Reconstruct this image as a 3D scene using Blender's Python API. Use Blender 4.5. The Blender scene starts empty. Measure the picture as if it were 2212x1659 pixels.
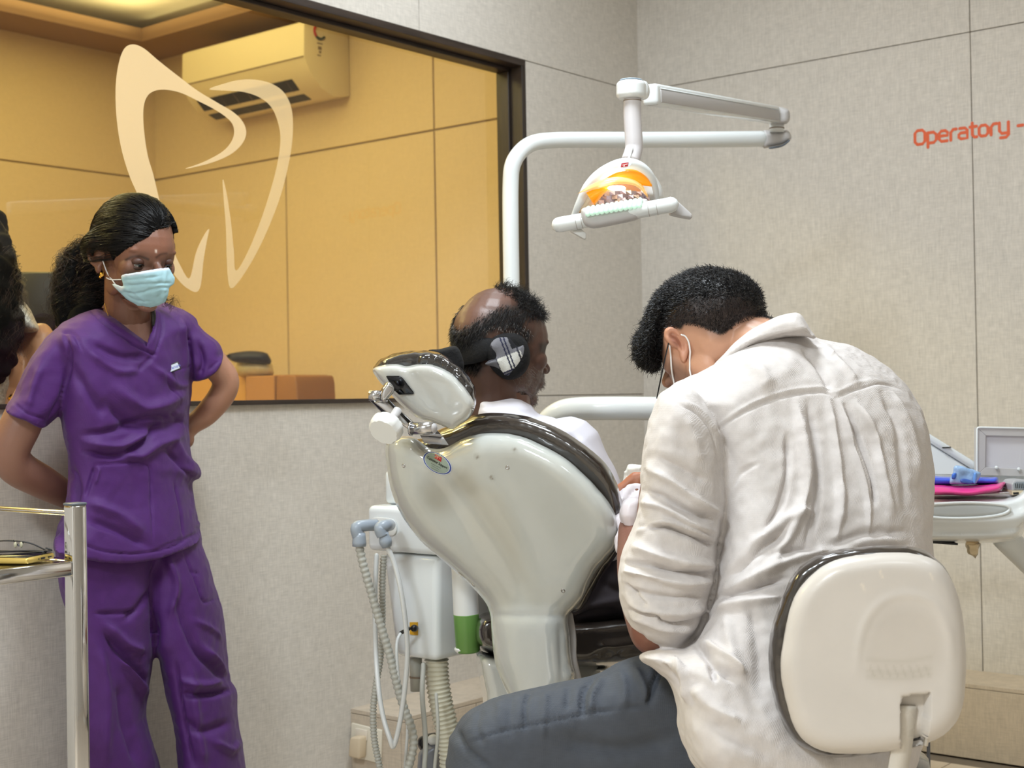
import bpy, bmesh, math, random
import numpy as np
from mathutils import Vector, Matrix, noise
from mathutils.geometry import delaunay_2d_cdt
from mathutils.bvhtree import BVHTree

random.seed(7); RNG = np.random.default_rng(7)
SC = bpy.context.scene
COL = SC.collection

# ------------------------------------------------------------------ camera
FPX, CX, CY = 3067.0, 1106.0, 829.5
CAM = np.array([0.0, 0.0, 1.05])
yaw, pitch, roll = math.radians(39.3), math.atan(30.5 / FPX), 0.017
R0 = np.array([math.cos(yaw), math.sin(yaw), 0.0]); F0 = np.array([-math.sin(yaw), math.cos(yaw), 0.0]); Z = np.array([0, 0, 1.0])
FW = F0 * math.cos(pitch) + Z * math.sin(pitch)
u0 = -F0 * math.sin(pitch) + Z * math.cos(pitch)
RT = R0 * math.cos(roll) - u0 * math.sin(roll)
UP = R0 * math.sin(roll) + u0 * math.cos(roll)
cd = bpy.data.cameras.new('camera'); cam = bpy.data.objects.new('camera', cd); COL.objects.link(cam)
cd.sensor_width = 36.0; cd.lens = 36.0 * FPX / 2212.0; cd.clip_start = 0.05
cd.dof.use_dof = True; cd.dof.focus_distance = 2.5; cd.dof.aperture_fstop = 7.0
m = Matrix.Identity(4)
for i in range(3):
    m[i][0] = RT[i]; m[i][1] = UP[i]; m[i][2] = -FW[i]; m[i][3] = CAM[i]
cam.matrix_world = m
SC.camera = cam

# ------------------------------------------------------------------ world, lights, exposure
w = bpy.data.worlds.new('world'); SC.world = w; w.use_nodes = True
w.node_tree.nodes['Background'].inputs[0].default_value = (1.0, 0.97, 0.94, 1)
w.node_tree.nodes['Background'].inputs[1].default_value = 0.25
SC.view_settings.view_transform = 'Standard'; SC.view_settings.look = 'None'
SC.view_settings.gamma = 1.0; SC.view_settings.use_curve_mapping = False
SC.view_settings.exposure = 0.0

def area(name, loc, size, power, color, target=None, sizey=None, spread=180):
    l = bpy.data.lights.new(name, 'AREA'); l.shape = 'RECTANGLE'; l.size = size; l.size_y = sizey or size
    l.energy = power; l.color = color; l.spread = math.radians(spread)
    o = bpy.data.objects.new(name, l); COL.objects.link(o); o.location = loc
    if target is not None:
        o.rotation_euler = (Vector(target) - Vector(loc)).to_track_quat('-Z', 'Y').to_euler()
    return o
WALLX, WALLY, CEIL = -2.805, 4.158, 2.78
COOL = (0.86, 0.94, 1.0)
area('ceiling_light', (-2.15, 2.9, CEIL - .03), .5, 10, COOL)
area('ceiling_light', (-1.5, 1.8, CEIL - .03), .5, 40, COOL)
area('ceiling_light', (0.1, 2.6, CEIL - .03), .55, 5, COOL)
area('ceiling_light', (0.1, 0.8, CEIL - .03), .55, 7, COOL)
area('ceiling_light', (-0.8, -0.9, CEIL - .03), .55, 90, COOL)
WARM = (1.0, 0.84, 0.34)
area('ceiling_light', (-3.9, 2.4, 2.68), .5, 13, WARM)
area('ceiling_light', (-3.9, 0.9, 2.68), .5, 42, WARM)
area('cove_light', (-4.25, 2.0, 2.71), 2.1, 70, WARM, target=(-4.25, 2.0, 3.5), sizey=3.7)
area('cove_light', (-5.42, 2.0, 2.775), 0.06, 3, WARM, target=(-4.9, 2.0, 2.83), sizey=3.6)
area('cove_light', (-4.2, 4.0, 2.775), 2.4, .6, WARM, target=(-4.2, 3.5, 2.83), sizey=.06)

# ------------------------------------------------------------------ helpers
def P(px, py, d):
    return CAM + d * (RT * ((px - CX) / FPX) - UP * ((py - CY) / FPX) + FW)
def proj(V):
    V = np.asarray(V, float) - CAM
    d = V @ FW
    return np.stack([CX + FPX * (V @ RT) / d, CY - FPX * (V @ UP) / d, d], 1)
def hit(px, py, axis, val):
    r = RT * ((px - CX) / FPX) - UP * ((py - CY) / FPX) + FW
    return CAM + r * ((val - CAM[axis]) / r[axis])
def PS(pts, d):
    return [P(x, y, d(x, y) if callable(d) else d) for x, y in pts]
def nrm(v):
    v = np.asarray(v, float); return v / max(np.linalg.norm(v), 1e-9)
def RUF(r, u, f):   # direction from camera right, world up, camera forward (horizontal)
    return nrm(R0 * r + Z * u + F0 * f)
def lin(c):
    c = np.asarray(c, float) / 255.0
    return tuple(np.where(c <= 0.04045, c / 12.92, ((c + 0.055) / 1.055) ** 2.4))

def cr(pts, n=8, closed=False):
    pts = [np.asarray(p, float) for p in pts]; N = len(pts); out = []
    rng_ = range(N) if closed else range(N - 1)
    for i in rng_:
        p1, p2 = pts[i], pts[(i + 1) % N]
        p0 = pts[i - 1] if (closed or i > 0) else 2 * p1 - p2
        p3 = pts[(i + 2) % N] if (closed or i + 2 < N) else 2 * p2 - p1
        for k in range(n):
            t = k / n
            out.append(.5 * ((2 * p1) + (-p0 + p2) * t + (2 * p0 - 5 * p1 + 4 * p2 - p3) * t * t + (-p0 + 3 * p1 - 3 * p2 + p3) * t ** 3))
    if not closed: out.append(pts[-1])
    return np.array(out)

def resample(poly, step, closed=True):
    poly = np.asarray(poly, float)
    q = np.vstack([poly, poly[:1]]) if closed else poly
    L = np.r_[0, np.cumsum(np.linalg.norm(np.diff(q, axis=0), axis=1))]
    n = max(int(L[-1] / step), 3)
    t = np.linspace(0, L[-1], n + 1)
    if closed: t = t[:-1]
    return np.stack([np.interp(t, L, q[:, k]) for k in range(q.shape[1])], 1)

def inpoly(pts, poly):
    x, y = pts[:, 0], pts[:, 1]; ins = np.zeros(len(pts), bool)
    n = len(poly)
    for i in range(n):
        x1, y1 = poly[i]; x2, y2 = poly[(i + 1) % n]
        if y1 == y2: continue
        c = ((y1 > y) != (y2 > y)) & (x < (x2 - x1) * (y - y1) / (y2 - y1) + x1)
        ins ^= c
    return ins
def segdist(pts, line, closed=False):
    """distance to the polyline and position 0..1 along it"""
    pts = pts[:, :2]; best = np.full(len(pts), 1e9); tt = np.zeros(len(pts)); n = len(line)
    m_ = n if closed else n - 1
    for i in range(m_):
        a = np.asarray(line[i][:2], float); b = np.asarray(line[(i + 1) % n][:2], float); ab = b - a; L = max(ab @ ab, 1e-9)
        t = np.clip(((pts - a) @ ab) / L, 0, 1)
        dd = np.linalg.norm(pts - a - t[:, None] * ab, axis=1)
        k = dd < best; best[k] = dd[k]; tt[k] = (i + t[k]) / m_
    return best, tt

class MB:
    def __init__(s): s.v = []; s.f = []
    def add(s, v, f):
        o = len(s.v); s.v += [tuple(map(float, p)) for p in v]; s.f += [tuple(o + i for i in q) for q in f]; return s
    def join(s, o): return s.add(o.v, o.f)

def ellipsoid(c, r, axes=None, n=20, m_=14):
    ax = np.eye(3) if axes is None else np.array(axes)
    v = [np.array([0, 0, 1.])]; 
    for j in range(1, m_):
        th = math.pi * j / m_
        for i in range(n):
            ph = 2 * math.pi * i / n
            v.append(np.array([math.sin(th) * math.cos(ph), math.sin(th) * math.sin(ph), math.cos(th)]))
    v.append(np.array([0, 0, -1.])); f = []
    for i in range(n): f.append((0, 1 + i, 1 + (i + 1) % n))
    for j in range(m_ - 2):
        for i in range(n):
            a = 1 + j * n + i; b = 1 + j * n + (i + 1) % n; f.append((a, a + n, b + n, b))
    L = len(v) - 1; o = 1 + (m_ - 2) * n
    for i in range(n): f.append((L, o + (i + 1) % n, o + i))
    v = [np.asarray(c) + (p * np.asarray(r)) @ ax for p in v]
    return MB().add(v, f)

def tube(pts, r, n=10, cap='round', closed=False, flat=None):
    """swept tube. r scalar or list. flat=(axis vector, factor) squashes the section along an axis"""
    pts = [np.asarray(p, float) for p in pts]; N = len(pts)
    rs = [r] * N if np.isscalar(r) else list(r)
    if len(rs) != N: rs = list(np.interp(np.linspace(0, 1, N), np.linspace(0, 1, len(rs)), rs))
    T = []
    for i in range(N):
        a = pts[(i - 1) % N] if (closed or i > 0) else pts[i]; b = pts[(i + 1) % N] if (closed or i < N - 1) else pts[i]
        T.append(nrm(b - a))
    ref = np.array([0, 0, 1.]) if abs(T[0][2]) < .9 else np.array([1., 0, 0])
    nn = nrm(np.cross(T[0], ref)); frames = []
    for i in range(N):
        nn = nrm(nn - T[i] * (nn @ T[i])); frames.append((nn, np.cross(T[i], nn)))
    P_, R_, F_, = list(pts), list(rs), list(frames)
    if cap == 'round' and not closed:
        pre, post = [], []
        for k in (1, 2, 3):
            a = k / 3 * math.pi / 2 * .97
            pre.insert(0, (pts[0] - T[0] * rs[0] * math.sin(a), rs[0] * math.cos(a), frames[0]))
            post.append((pts[-1] + T[-1] * rs[-1] * math.sin(a), rs[-1] * math.cos(a), frames[-1]))
        P_ = [q[0] for q in pre] + P_ + [q[0] for q in post]; R_ = [q[1] for q in pre] + R_ + [q[1] for q in post]
        F_ = [q[2] for q in pre] + F_ + [q[2] for q in post]
    v = []
    for p, rr, (a, b) in zip(P_, R_, F_):
        for i in range(n):
            ph = 2 * math.pi * i / n
            o = (a * math.cos(ph) + b * math.sin(ph)) * rr
            if flat is not None:
                fa = nrm(flat[0]); o = o - fa * (o @ fa) * (1 - flat[1])
            v.append(p + o)
    M = len(P_); f = []
    for j in range(M if closed else M - 1):
        for i in range(n):
            a = j * n + i; b = j * n + (i + 1) % n; c = ((j + 1) % M) * n
            f.append((a, b, c + (i + 1) % n, c + i))
    if not closed:
        f.append(tuple(reversed(range(n)))); f.append(tuple(range((M - 1) * n, M * n)))
    return MB().add(v, f)

def ribbon(pts, w, t, up):
    """flat bar along pts: width w along side, thickness t along up"""
    pts = [np.asarray(p, float) for p in pts]; v = []; N = len(pts)
    for i, p in enumerate(pts):
        T = nrm(pts[min(i + 1, N - 1)] - pts[max(i - 1, 0)]); s = nrm(np.cross(T, up)); u_ = nrm(np.cross(s, T))
        for a, b in ((-1, -1), (1, -1), (1, 1), (-1, 1)): v.append(p + s * w / 2 * a + u_ * t / 2 * b)
    f = [(3, 2, 1, 0), tuple(4 * (N - 1) + k for k in range(4))]
    for j in range(N - 1):
        for i in range(4): f.append((4 * j + i, 4 * j + (i + 1) % 4, 4 * j + 4 + (i + 1) % 4, 4 * j + 4 + i))
    return MB().add(v, f)

def box(c, s, axes=None, bevel=0, seg=2):
    ax = np.eye(3) if axes is None else np.array([nrm(a) for a in axes])
    bm = bmesh.new(); bmesh.ops.create_cube(bm, size=1.0)
    for v in bm.verts: v.co = Vector((v.co.x * s[0], v.co.y * s[1], v.co.z * s[2]))
    if bevel: bmesh.ops.bevel(bm, geom=list(bm.edges), offset=bevel, segments=seg, affect='EDGES', profile=.5)
    mb = MB(); bm.verts.index_update()
    mb.add([np.asarray(c) + np.array(v.co) @ ax for v in bm.verts], [tuple(v.index for v in f.verts) for f in bm.faces]); bm.free()
    return mb
def bb(x0, x1, y0, y1, z0, z1, bevel=0, seg=2):
    return box(((x0 + x1) / 2, (y0 + y1) / 2, (z0 + z1) / 2), (abs(x1 - x0), abs(y1 - y0), abs(z1 - z0)), None, bevel, seg)

def lathe(prof, c, axis=(0, 0, 1), n=24, squash=None):
    """prof: list of (r, h) along axis; squash=(vec, factor)"""
    axis = nrm(axis); ref = np.array([1., 0, 0]) if abs(axis[0]) < .8 else np.array([0, 1., 0])
    a = nrm(np.cross(axis, ref)); b = np.cross(axis, a); v = []; f = []
    for r, h in prof:
        for i in range(n):
            ph = 2 * math.pi * i / n; o = (a * math.cos(ph) + b * math.sin(ph)) * r
            if squash is not None: sa = nrm(squash[0]); o = o - sa * (o @ sa) * (1 - squash[1])
            v.append(np.asarray(c) + o + axis * h)
    for j in range(len(prof) - 1):
        for i in range(n): f.append((j * n + i, j * n + (i + 1) % n, (j + 1) * n + (i + 1) % n, (j + 1) * n + i))
    f.append(tuple(reversed(range(n)))); f.append(tuple(range((len(prof) - 1) * n, len(prof) * n)))
    return MB().add(v, f)

def prism(pts, ext, bevel=0, seg=2):
    """planar outline (3D points) extruded by vector ext"""
    bm = bmesh.new(); n = len(pts)
    a = [bm.verts.new(Vector(p)) for p in pts]; b = [bm.verts.new(Vector(np.asarray(p) + ext)) for p in pts]
    bm.faces.new(a); bm.faces.new(list(reversed(b)))
    for i in range(n): bm.faces.new((a[(i + 1) % n], a[i], b[i], b[(i + 1) % n]))
    bmesh.ops.recalc_face_normals(bm, faces=list(bm.faces))
    if bevel:
        es = [e for e in bm.edges if len(e.link_faces) == 2 and e.calc_face_angle(0) > .5]
        bmesh.ops.bevel(bm, geom=es, offset=bevel, segments=seg, affect='EDGES', profile=.5)
    bmesh.ops.triangulate(bm, faces=[f for f in bm.faces if len(f.verts) > 4])
    bm.verts.index_update(); mb = MB()
    mb.add([v.co for v in bm.verts], [tuple(v.index for v in f.verts) for f in bm.faces]); bm.free()
    return mb

def inflate(outline, dfn, T, w=60, step=9, smooth=True, back=None, p=2.0, n=6, push=None, cut=None):
    """closed solid whose outline seen from the camera is `outline`; half thickness T metres about depth dfn"""
    pl = cr([np.array(q, float) for q in outline], n, True) if smooth else np.array(outline, float)
    pl = resample(pl, step)
    x0, y0 = pl.min(0); x1, y1 = pl.max(0)
    gx, gy = np.meshgrid(np.arange(x0, x1, step), np.arange(y0, y1, step * .9))
    gx[1::2] += step / 2
    g = np.stack([gx.ravel(), gy.ravel()], 1)
    g = g[inpoly(g, pl)]; dd, _ = segdist(g, pl, True); g = g[dd > step * .6]
    allp = np.vstack([pl, g]); nb = len(pl)
    res = delaunay_2d_cdt([Vector(q) for q in allp], [(i, (i + 1) % nb) for i in range(nb)], [], 1, 1e-4)
    V2 = np.array([tuple(q) for q in res[0]]); tris = [tuple(t) for t in res[2]]
    dist, _ = segdist(V2, pl, True)
    onb = dist < step * .05; bnd = onb.copy()
    if cut:      # open hem: the section stays full there instead of rounding off
        fl_ = [cut(x, y) for x, y in pl]; best = np.full(len(V2), 1e9)
        for i in range(nb):
            if not fl_[i] and not fl_[(i + 1) % nb]: best = np.minimum(best, segdist(V2, [pl[i], pl[(i + 1) % nb]])[0])
        dist = best; onb = dist < step * .05
    h = (1 - (1 - np.clip(dist / w, 0, 1)) ** p) ** (1 / p); h[onb] = 0
    v, idxb = [], []
    D = np.array([dfn(x, y) if callable(dfn) else dfn for x, y in V2])
    Tt = np.array([T(x, y) if callable(T) else T for x, y in V2]); Tb = Tt if back is None else np.full(len(V2), back)
    ex = np.array([push(x, y) for x, y in V2]) if push else 0
    for k in range(len(V2)): v.append(P(V2[k, 0], V2[k, 1], D[k] - Tt[k] * h[k] - (ex[k] if push else 0)))
    for k in range(len(V2)):
        if onb[k]: idxb.append(k)
        else: idxb.append(len(v)); v.append(P(V2[k, 0], V2[k, 1], D[k] + Tb[k] * h[k]))
    f = list(tris) + [tuple(idxb[i] for i in reversed(t)) for t in tris if not all(onb[i] for i in t)]
    if cut:
        ed = {}
        for t in tris:
            for a, b in ((t[0], t[1]), (t[1], t[2]), (t[2], t[0])): ed[(a, b)] = 1
        for (a, b) in ed:
            if (b, a) not in ed and not (onb[a] and onb[b]):
                q = [b, a, idxb[a], idxb[b]]; q2 = []
                for i in q:
                    if i not in q2: q2.append(i)
                if len(q2) > 2: f.append(tuple(q2))
    return MB().add(v, f)

ORG = {}
def to_mesh(name, mb, org=(0, 0, 0), smooth=True):
    me = bpy.data.meshes.new(name); o = np.asarray(org, float)
    me.from_pydata([tuple(np.asarray(p) - o) for p in mb.v], [], mb.f); me.validate()
    bm = bmesh.new(); bm.from_mesh(me); bmesh.ops.recalc_face_normals(bm, faces=list(bm.faces)); bm.to_mesh(me); bm.free()
    if smooth: me.shade_smooth()
    return me
def obj(name, mb, mat, parent=None, smooth=True, label=None, auto=None):
    org = ORG.get(parent.name, np.zeros(3)) if parent else np.zeros(3)
    me = mb if isinstance(mb, bpy.types.Mesh) else to_mesh(name, mb, org, smooth)
    if isinstance(mb, bpy.types.Mesh):
        co = np.empty(len(me.vertices) * 3); me.vertices.foreach_get('co', co); co = co.reshape(-1, 3) - org
        me.vertices.foreach_set('co', co.ravel()); me.update()
    me.materials.append(mat)
    o = bpy.data.objects.new(name, me); COL.objects.link(o)
    if parent: o.parent = parent; ORG[o.name] = org
    if label: o['label'] = label
    if auto:
        me.shade_smooth()
        me.set_sharp_from_angle(angle=math.radians(auto))
    return o
def thing(name, label, cat, loc, group=None):
    o = bpy.data.objects.new(name, None); COL.objects.link(o); o.location = Vector(loc); o.empty_display_size = .05
    o['label'] = label; o['category'] = cat
    if group: o['group'] = group
    ORG[o.name] = np.asarray(loc, float); return o
def tag(o, label, cat, group=None):
    o['label'] = label; o['category'] = cat
    if group: o['group'] = group
    return o
def struct(name, mb, mat, parent=None, smooth=False):
    o = obj(name, mb, mat, parent, smooth)
    if not parent: o['kind'] = 'structure'
    return o

def union(mb, voxel=.004, smooth=6, factor=.5):
    """one continuous skin from overlapping solids"""
    me = to_mesh('tmp', mb); o = bpy.data.objects.new('tmp', me); COL.objects.link(o)
    r = o.modifiers.new('r', 'REMESH'); r.mode = 'VOXEL'; r.voxel_size = voxel; r.adaptivity = 0
    s = o.modifiers.new('s', 'SMOOTH'); s.iterations = smooth; s.factor = factor
    dg = bpy.context.evaluated_depsgraph_get(); dg.update()
    out = bpy.data.meshes.new_from_object(o.evaluated_get(dg))
    bpy.data.objects.remove(o); bpy.data.meshes.remove(me); out.materials.clear(); out.shade_smooth()
    return out
def getv(me):
    co = np.empty(len(me.vertices) * 3); me.vertices.foreach_get('co', co); return co.reshape(-1, 3)
def getn(me):
    me.update(); no = np.empty(len(me.vertices) * 3); me.vertex_normals.foreach_get('vector', no); return no.reshape(-1, 3)
def setv(me, co): me.vertices.foreach_set('co', np.ascontiguousarray(co).ravel()); me.update()
def facing(co, no):
    d = CAM - co; d /= np.linalg.norm(d, axis=1)[:, None]; return np.clip((no * d).sum(1) * 2.0, 0, 1)
def sculpt(me, strokes):
    """strokes: (polyline in photo pixels, width px, amplitude mm[, one-sided])"""
    co, no = getv(me), getn(me); q = proj(co); fc = facing(co, no); ok = fc > 0; acc = np.zeros(len(co))
    for st in strokes:
        pts, wd, amp = st[:3]
        line = cr(pts, 4) if len(pts) > 2 else np.array(pts, float)
        lo = line.min(0) - wd * 3; hi = line.max(0) + wd * 3
        ix = np.where(ok & (q[:, 0] > lo[0]) & (q[:, 0] < hi[0]) & (q[:, 1] > lo[1]) & (q[:, 1] < hi[1]))[0]
        if len(ix) == 0: continue
        dd, t = segdist(q[ix], line)
        ends = np.clip(np.minimum(t, 1 - t) * 5 + .25, 0, 1)
        k = np.exp(-(dd / wd) ** 2) * ends if len(st) == 3 else np.clip(1 - dd / wd, 0, 1) ** .5
        acc[ix] += k * amp / 1000.0
    setv(me, co + no * (acc * fc)[:, None])
def cast_depth(me):
    b = BVHTree.FromPolygons([Vector(p) for p in getv(me)], [tuple(p.vertices) for p in me.polygons])
    def g(x, y):
        dv = nrm(P(x, y, 1) - CAM); loc, n_, i_, d_ = b.ray_cast(Vector(CAM), Vector(dv))
        return None if loc is None else float((np.array(loc) - CAM) @ FW)
    return g
def fit_depth(me, pts, lift=.004, order=2):
    """smooth depth surface lying just in front of a body part"""
    g = cast_depth(me); X = []; D = []
    for x, y in pts:
        d = g(x, y)
        if d is not None: X.append((x, y)); D.append(d)
    X = np.array(X, float); D = np.array(D); cx, cy = X.mean(0); sc = max(np.ptp(X[:, 0]), np.ptp(X[:, 1])) / 2
    def B(x, y):
        a = (x - cx) / sc; b = (y - cy) / sc; return np.array([1 + 0 * a, a, b, a * a, a * b, b * b][:6 if order == 2 else 3])
    A = B(X[:, 0], X[:, 1]).T; co_, *_ = np.linalg.lstsq(A, D, rcond=None); res = (D - A @ co_).min()
    return lambda x, y: float(B(x, y) @ co_) + res - lift
def rumple(me, amp, scale, seed=0, stretch=(1, 1, 1)):
    co, no = getv(me), getn(me); s = Vector(stretch)
    n_ = np.array([noise.noise(Vector((p[0] * s[0] / scale + seed, p[1] * s[1] / scale, p[2] * s[2] / scale))) for p in co])
    setv(me, co + no * (n_ * amp)[:, None])
def dent(me, c, r, amt, direction):
    co = getv(me); d = np.linalg.norm(co - np.asarray(c), axis=1)
    setv(me, co + np.exp(-(d / r) ** 2)[:, None] * np.asarray(direction) * amt)
def colors(me, base):
    n_ = len(me.vertices); a = me.color_attributes.new('Col', 'FLOAT_COLOR', 'POINT')
    c = np.ones((n_, 4)); c[:, :3] = lin(base); a.data.foreach_set('color', c.ravel())
    return c
def setc(me, c): me.color_attributes['Col'].data.foreach_set('color', np.ascontiguousarray(c).ravel())
def blend(c, k, col):
    k = k[:, None]; c[:, :3] = c[:, :3] * (1 - k) + np.array(lin(col)) * k
def paintpoly(me, c, poly, col, feather=6, op=1.0, anyside=False):
    co, no = getv(me), getn(me); q = proj(co); pl = cr([np.array(x, float) for x in poly], 5, True)
    ins = inpoly(q[:, :2], pl); dd, _ = segdist(q, pl, True); sd = np.where(ins, dd, -dd)
    k = np.clip(sd / feather * .5 + .5, 0, 1) * op
    if not anyside: k = k * (facing(co, no) > 0)
    blend(c, k, col)
def paintline(me, c, pts, wd, col, op=1.0):
    co, no = getv(me), getn(me); q = proj(co); dd, t = segdist(q, cr(pts, 5) if len(pts) > 2 else pts)
    blend(c, np.exp(-(dd / wd) ** 2) * op * (facing(co, no) > 0), col)

def strands(lines, r=.0006, n=3, taper=True):
    V, F = [], []; o = 0
    for L in lines:
        L = np.asarray(L); N = len(L)
        T = np.gradient(L, axis=0); T /= np.maximum(np.linalg.norm(T, axis=1), 1e-9)[:, None]
        ref = np.array([.3, .5, .81]); a = np.cross(T, ref); a /= np.maximum(np.linalg.norm(a, axis=1), 1e-9)[:, None]; b = np.cross(T, a)
        rr = r * (1 - .75 * np.linspace(0, 1, N)) if taper else np.full(N, r)
        for i in range(n):
            ph = 2 * math.pi * i / n
            V.append(L + (a * math.cos(ph) + b * math.sin(ph)) * rr[:, None])
        for i in range(n):
            j = (i + 1) % n
            for k in range(N - 1): F.append((o + i * N + k, o + j * N + k, o + j * N + k + 1, o + i * N + k + 1))
        o += n * N
    mb = MB(); mb.v = np.vstack(V).tolist(); mb.f = F; return mb
def raw_mesh(name, mb, org=(0, 0, 0)):
    me = bpy.data.meshes.new(name); me.from_pydata((np.asarray(mb.v) - np.asarray(org)).tolist(), [], mb.f); me.shade_smooth(); return me
def strand_obj(name, lines, mat, parent, r=.0006, n=3, label=None):
    org = ORG.get(parent.name, np.zeros(3)); me = raw_mesh(name, strands(lines, r, n), org); me.materials.append(mat)
    o = bpy.data.objects.new(name, me); COL.objects.link(o); o.parent = parent; ORG[o.name] = org
    if label: o['label'] = label
    return o

# ------------------------------------------------------------------ materials
def mat(name, rgb=(200, 200, 200), rough=.5, metal=0, vary=0, vscale=8, bump=0, bscale=60, coat=0, attr=False, stretch=None,
        weave=0, wscale=900, trans=0, ior=1.45, alpha=1, sheen=0, emit=None, estr=0, rvary=0, sss=0, spec=None):
    M = bpy.data.materials.new(name); M.use_nodes = True; nt = M.node_tree; B = nt.nodes['Principled BSDF']; N = nt.nodes.new; Lk = nt.links.new
    B.inputs['Base Color'].default_value = (*lin(rgb), 1); B.inputs['Roughness'].default_value = rough; B.inputs['Metallic'].default_value = metal
    B.inputs['Coat Weight'].default_value = coat; B.inputs['Coat Roughness'].default_value = .08
    B.inputs['Transmission Weight'].default_value = trans; B.inputs['IOR'].default_value = ior; B.inputs['Alpha'].default_value = alpha
    B.inputs['Sheen Weight'].default_value = sheen
    if spec is not None: B.inputs['Specular IOR Level'].default_value = spec
    if sss: B.inputs['Subsurface Weight'].default_value = sss; B.inputs['Subsurface Radius'].default_value = (.01, .004, .002); B.inputs['Subsurface Scale'].default_value = .3
    if emit: B.inputs['Emission Color'].default_value = (*lin(emit), 1); B.inputs['Emission Strength'].default_value = estr
    tc = N('ShaderNodeTexCoord'); src = tc.outputs['Object']
    if stretch:
        mp = N('ShaderNodeMapping'); Lk(src, mp.inputs[0]); mp.inputs['Scale'].default_value = stretch; src = mp.outputs[0]
    cs = None
    if attr:
        a = N('ShaderNodeAttribute'); a.attribute_name = 'Col'; cs = a.outputs['Color']
    if vary:
        n1 = N('ShaderNodeTexNoise'); Lk(src, n1.inputs['Vector']); n1.inputs['Scale'].default_value = vscale; n1.inputs['Detail'].default_value = 5
        mr = N('ShaderNodeMapRange'); Lk(n1.outputs['Fac'], mr.inputs[0]); mr.inputs[1].default_value = .3; mr.inputs[2].default_value = .7
        mr.inputs[3].default_value = 1 - vary; mr.inputs[4].default_value = 1 + vary
        mx = N('ShaderNodeVectorMath'); mx.operation = 'SCALE'; Lk(mr.outputs[0], mx.inputs['Scale'])
        if cs: Lk(cs, mx.inputs[0])
        else: mx.inputs[0].default_value = lin(rgb)
        cs = mx.outputs[0]
    if cs: Lk(cs, B.inputs['Base Color'])
    if rvary:
        n3 = N('ShaderNodeTexNoise'); Lk(src, n3.inputs['Vector']); n3.inputs['Scale'].default_value = vscale * 1.7; n3.inputs['Detail'].default_value = 6
        mr2 = N('ShaderNodeMapRange'); Lk(n3.outputs['Fac'], mr2.inputs[0]); mr2.inputs[1].default_value = .35; mr2.inputs[2].default_value = .65
        mr2.inputs[3].default_value = max(rough - rvary, .02); mr2.inputs[4].default_value = rough + rvary; Lk(mr2.outputs[0], B.inputs['Roughness'])
    last = None
    if bump:
        n2 = N('ShaderNodeTexNoise'); Lk(src, n2.inputs['Vector']); n2.inputs['Scale'].default_value = bscale; n2.inputs['Detail'].default_value = 4
        b = N('ShaderNodeBump'); Lk(n2.outputs['Fac'], b.inputs['Height']); b.inputs['Strength'].default_value = bump; b.inputs['Distance'].default_value = .003; last = b
    if weave:
        for ax in ('X', 'Z'):
            wv = N('ShaderNodeTexWave'); Lk(tc.outputs['Object'], wv.inputs['Vector']); wv.bands_direction = ax
            wv.inputs['Scale'].default_value = wscale / 6.28; wv.inputs['Distortion'].default_value = 2; wv.inputs['Detail'].default_value = 2
            b = N('ShaderNodeBump'); Lk(wv.outputs['Fac'], b.inputs['Height']); b.inputs['Strength'].default_value = weave; b.inputs['Distance'].default_value = .0006
            if last: Lk(last.outputs[0], b.inputs['Normal'])
            last = b
    if last: Lk(last.outputs[0], B.inputs['Normal'])
    return M

def linen(name, rgb, contrast=.10, rough=.75):
    """laminate panel printed like woven linen: crossed streaks"""
    M = bpy.data.materials.new(name); M.use_nodes = True; nt = M.node_tree; B = nt.nodes['Principled BSDF']; N = nt.nodes.new; Lk = nt.links.new
    tc = N('ShaderNodeTexCoord'); outs = []
    for sc in ((420, 420, 28), (26, 26, 420), (60, 60, 60), (1.2, 1.2, 1.2)):
        mp = N('ShaderNodeMapping'); Lk(tc.outputs['Object'], mp.inputs[0]); mp.inputs['Scale'].default_value = sc
        n1 = N('ShaderNodeTexNoise'); Lk(mp.outputs[0], n1.inputs['Vector']); n1.inputs['Scale'].default_value = 1; n1.inputs['Detail'].default_value = 2
        outs.append(n1.outputs['Fac'])
    a = N('ShaderNodeMath'); a.operation = 'ADD'; Lk(outs[0], a.inputs[0]); Lk(outs[1], a.inputs[1])
    a2 = N('ShaderNodeMath'); a2.operation = 'MULTIPLY_ADD'; Lk(outs[2], a2.inputs[0]); a2.inputs[1].default_value = .5; Lk(a.outputs[0], a2.inputs[2])
    mr = N('ShaderNodeMapRange'); Lk(a2.outputs[0], mr.inputs[0]); mr.inputs[1].default_value = .85; mr.inputs[2].default_value = 1.65
    mr.inputs[3].default_value = 1 - contrast; mr.inputs[4].default_value = 1 + contrast
    mx = N('ShaderNodeVectorMath'); mx.operation = 'SCALE'; mx.inputs[0].default_value = lin(rgb); Lk(mr.outputs[0], mx.inputs['Scale'])
    Lk(mx.outputs[0], B.inputs['Base Color']); B.inputs['Roughness'].default_value = rough
    b = N('ShaderNodeBump'); Lk(a2.outputs[0], b.inputs['Height']); b.inputs['Strength'].default_value = .15; b.inputs['Distance'].default_value = .0005
    Lk(b.outputs[0], B.inputs['Normal']); return M

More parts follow.
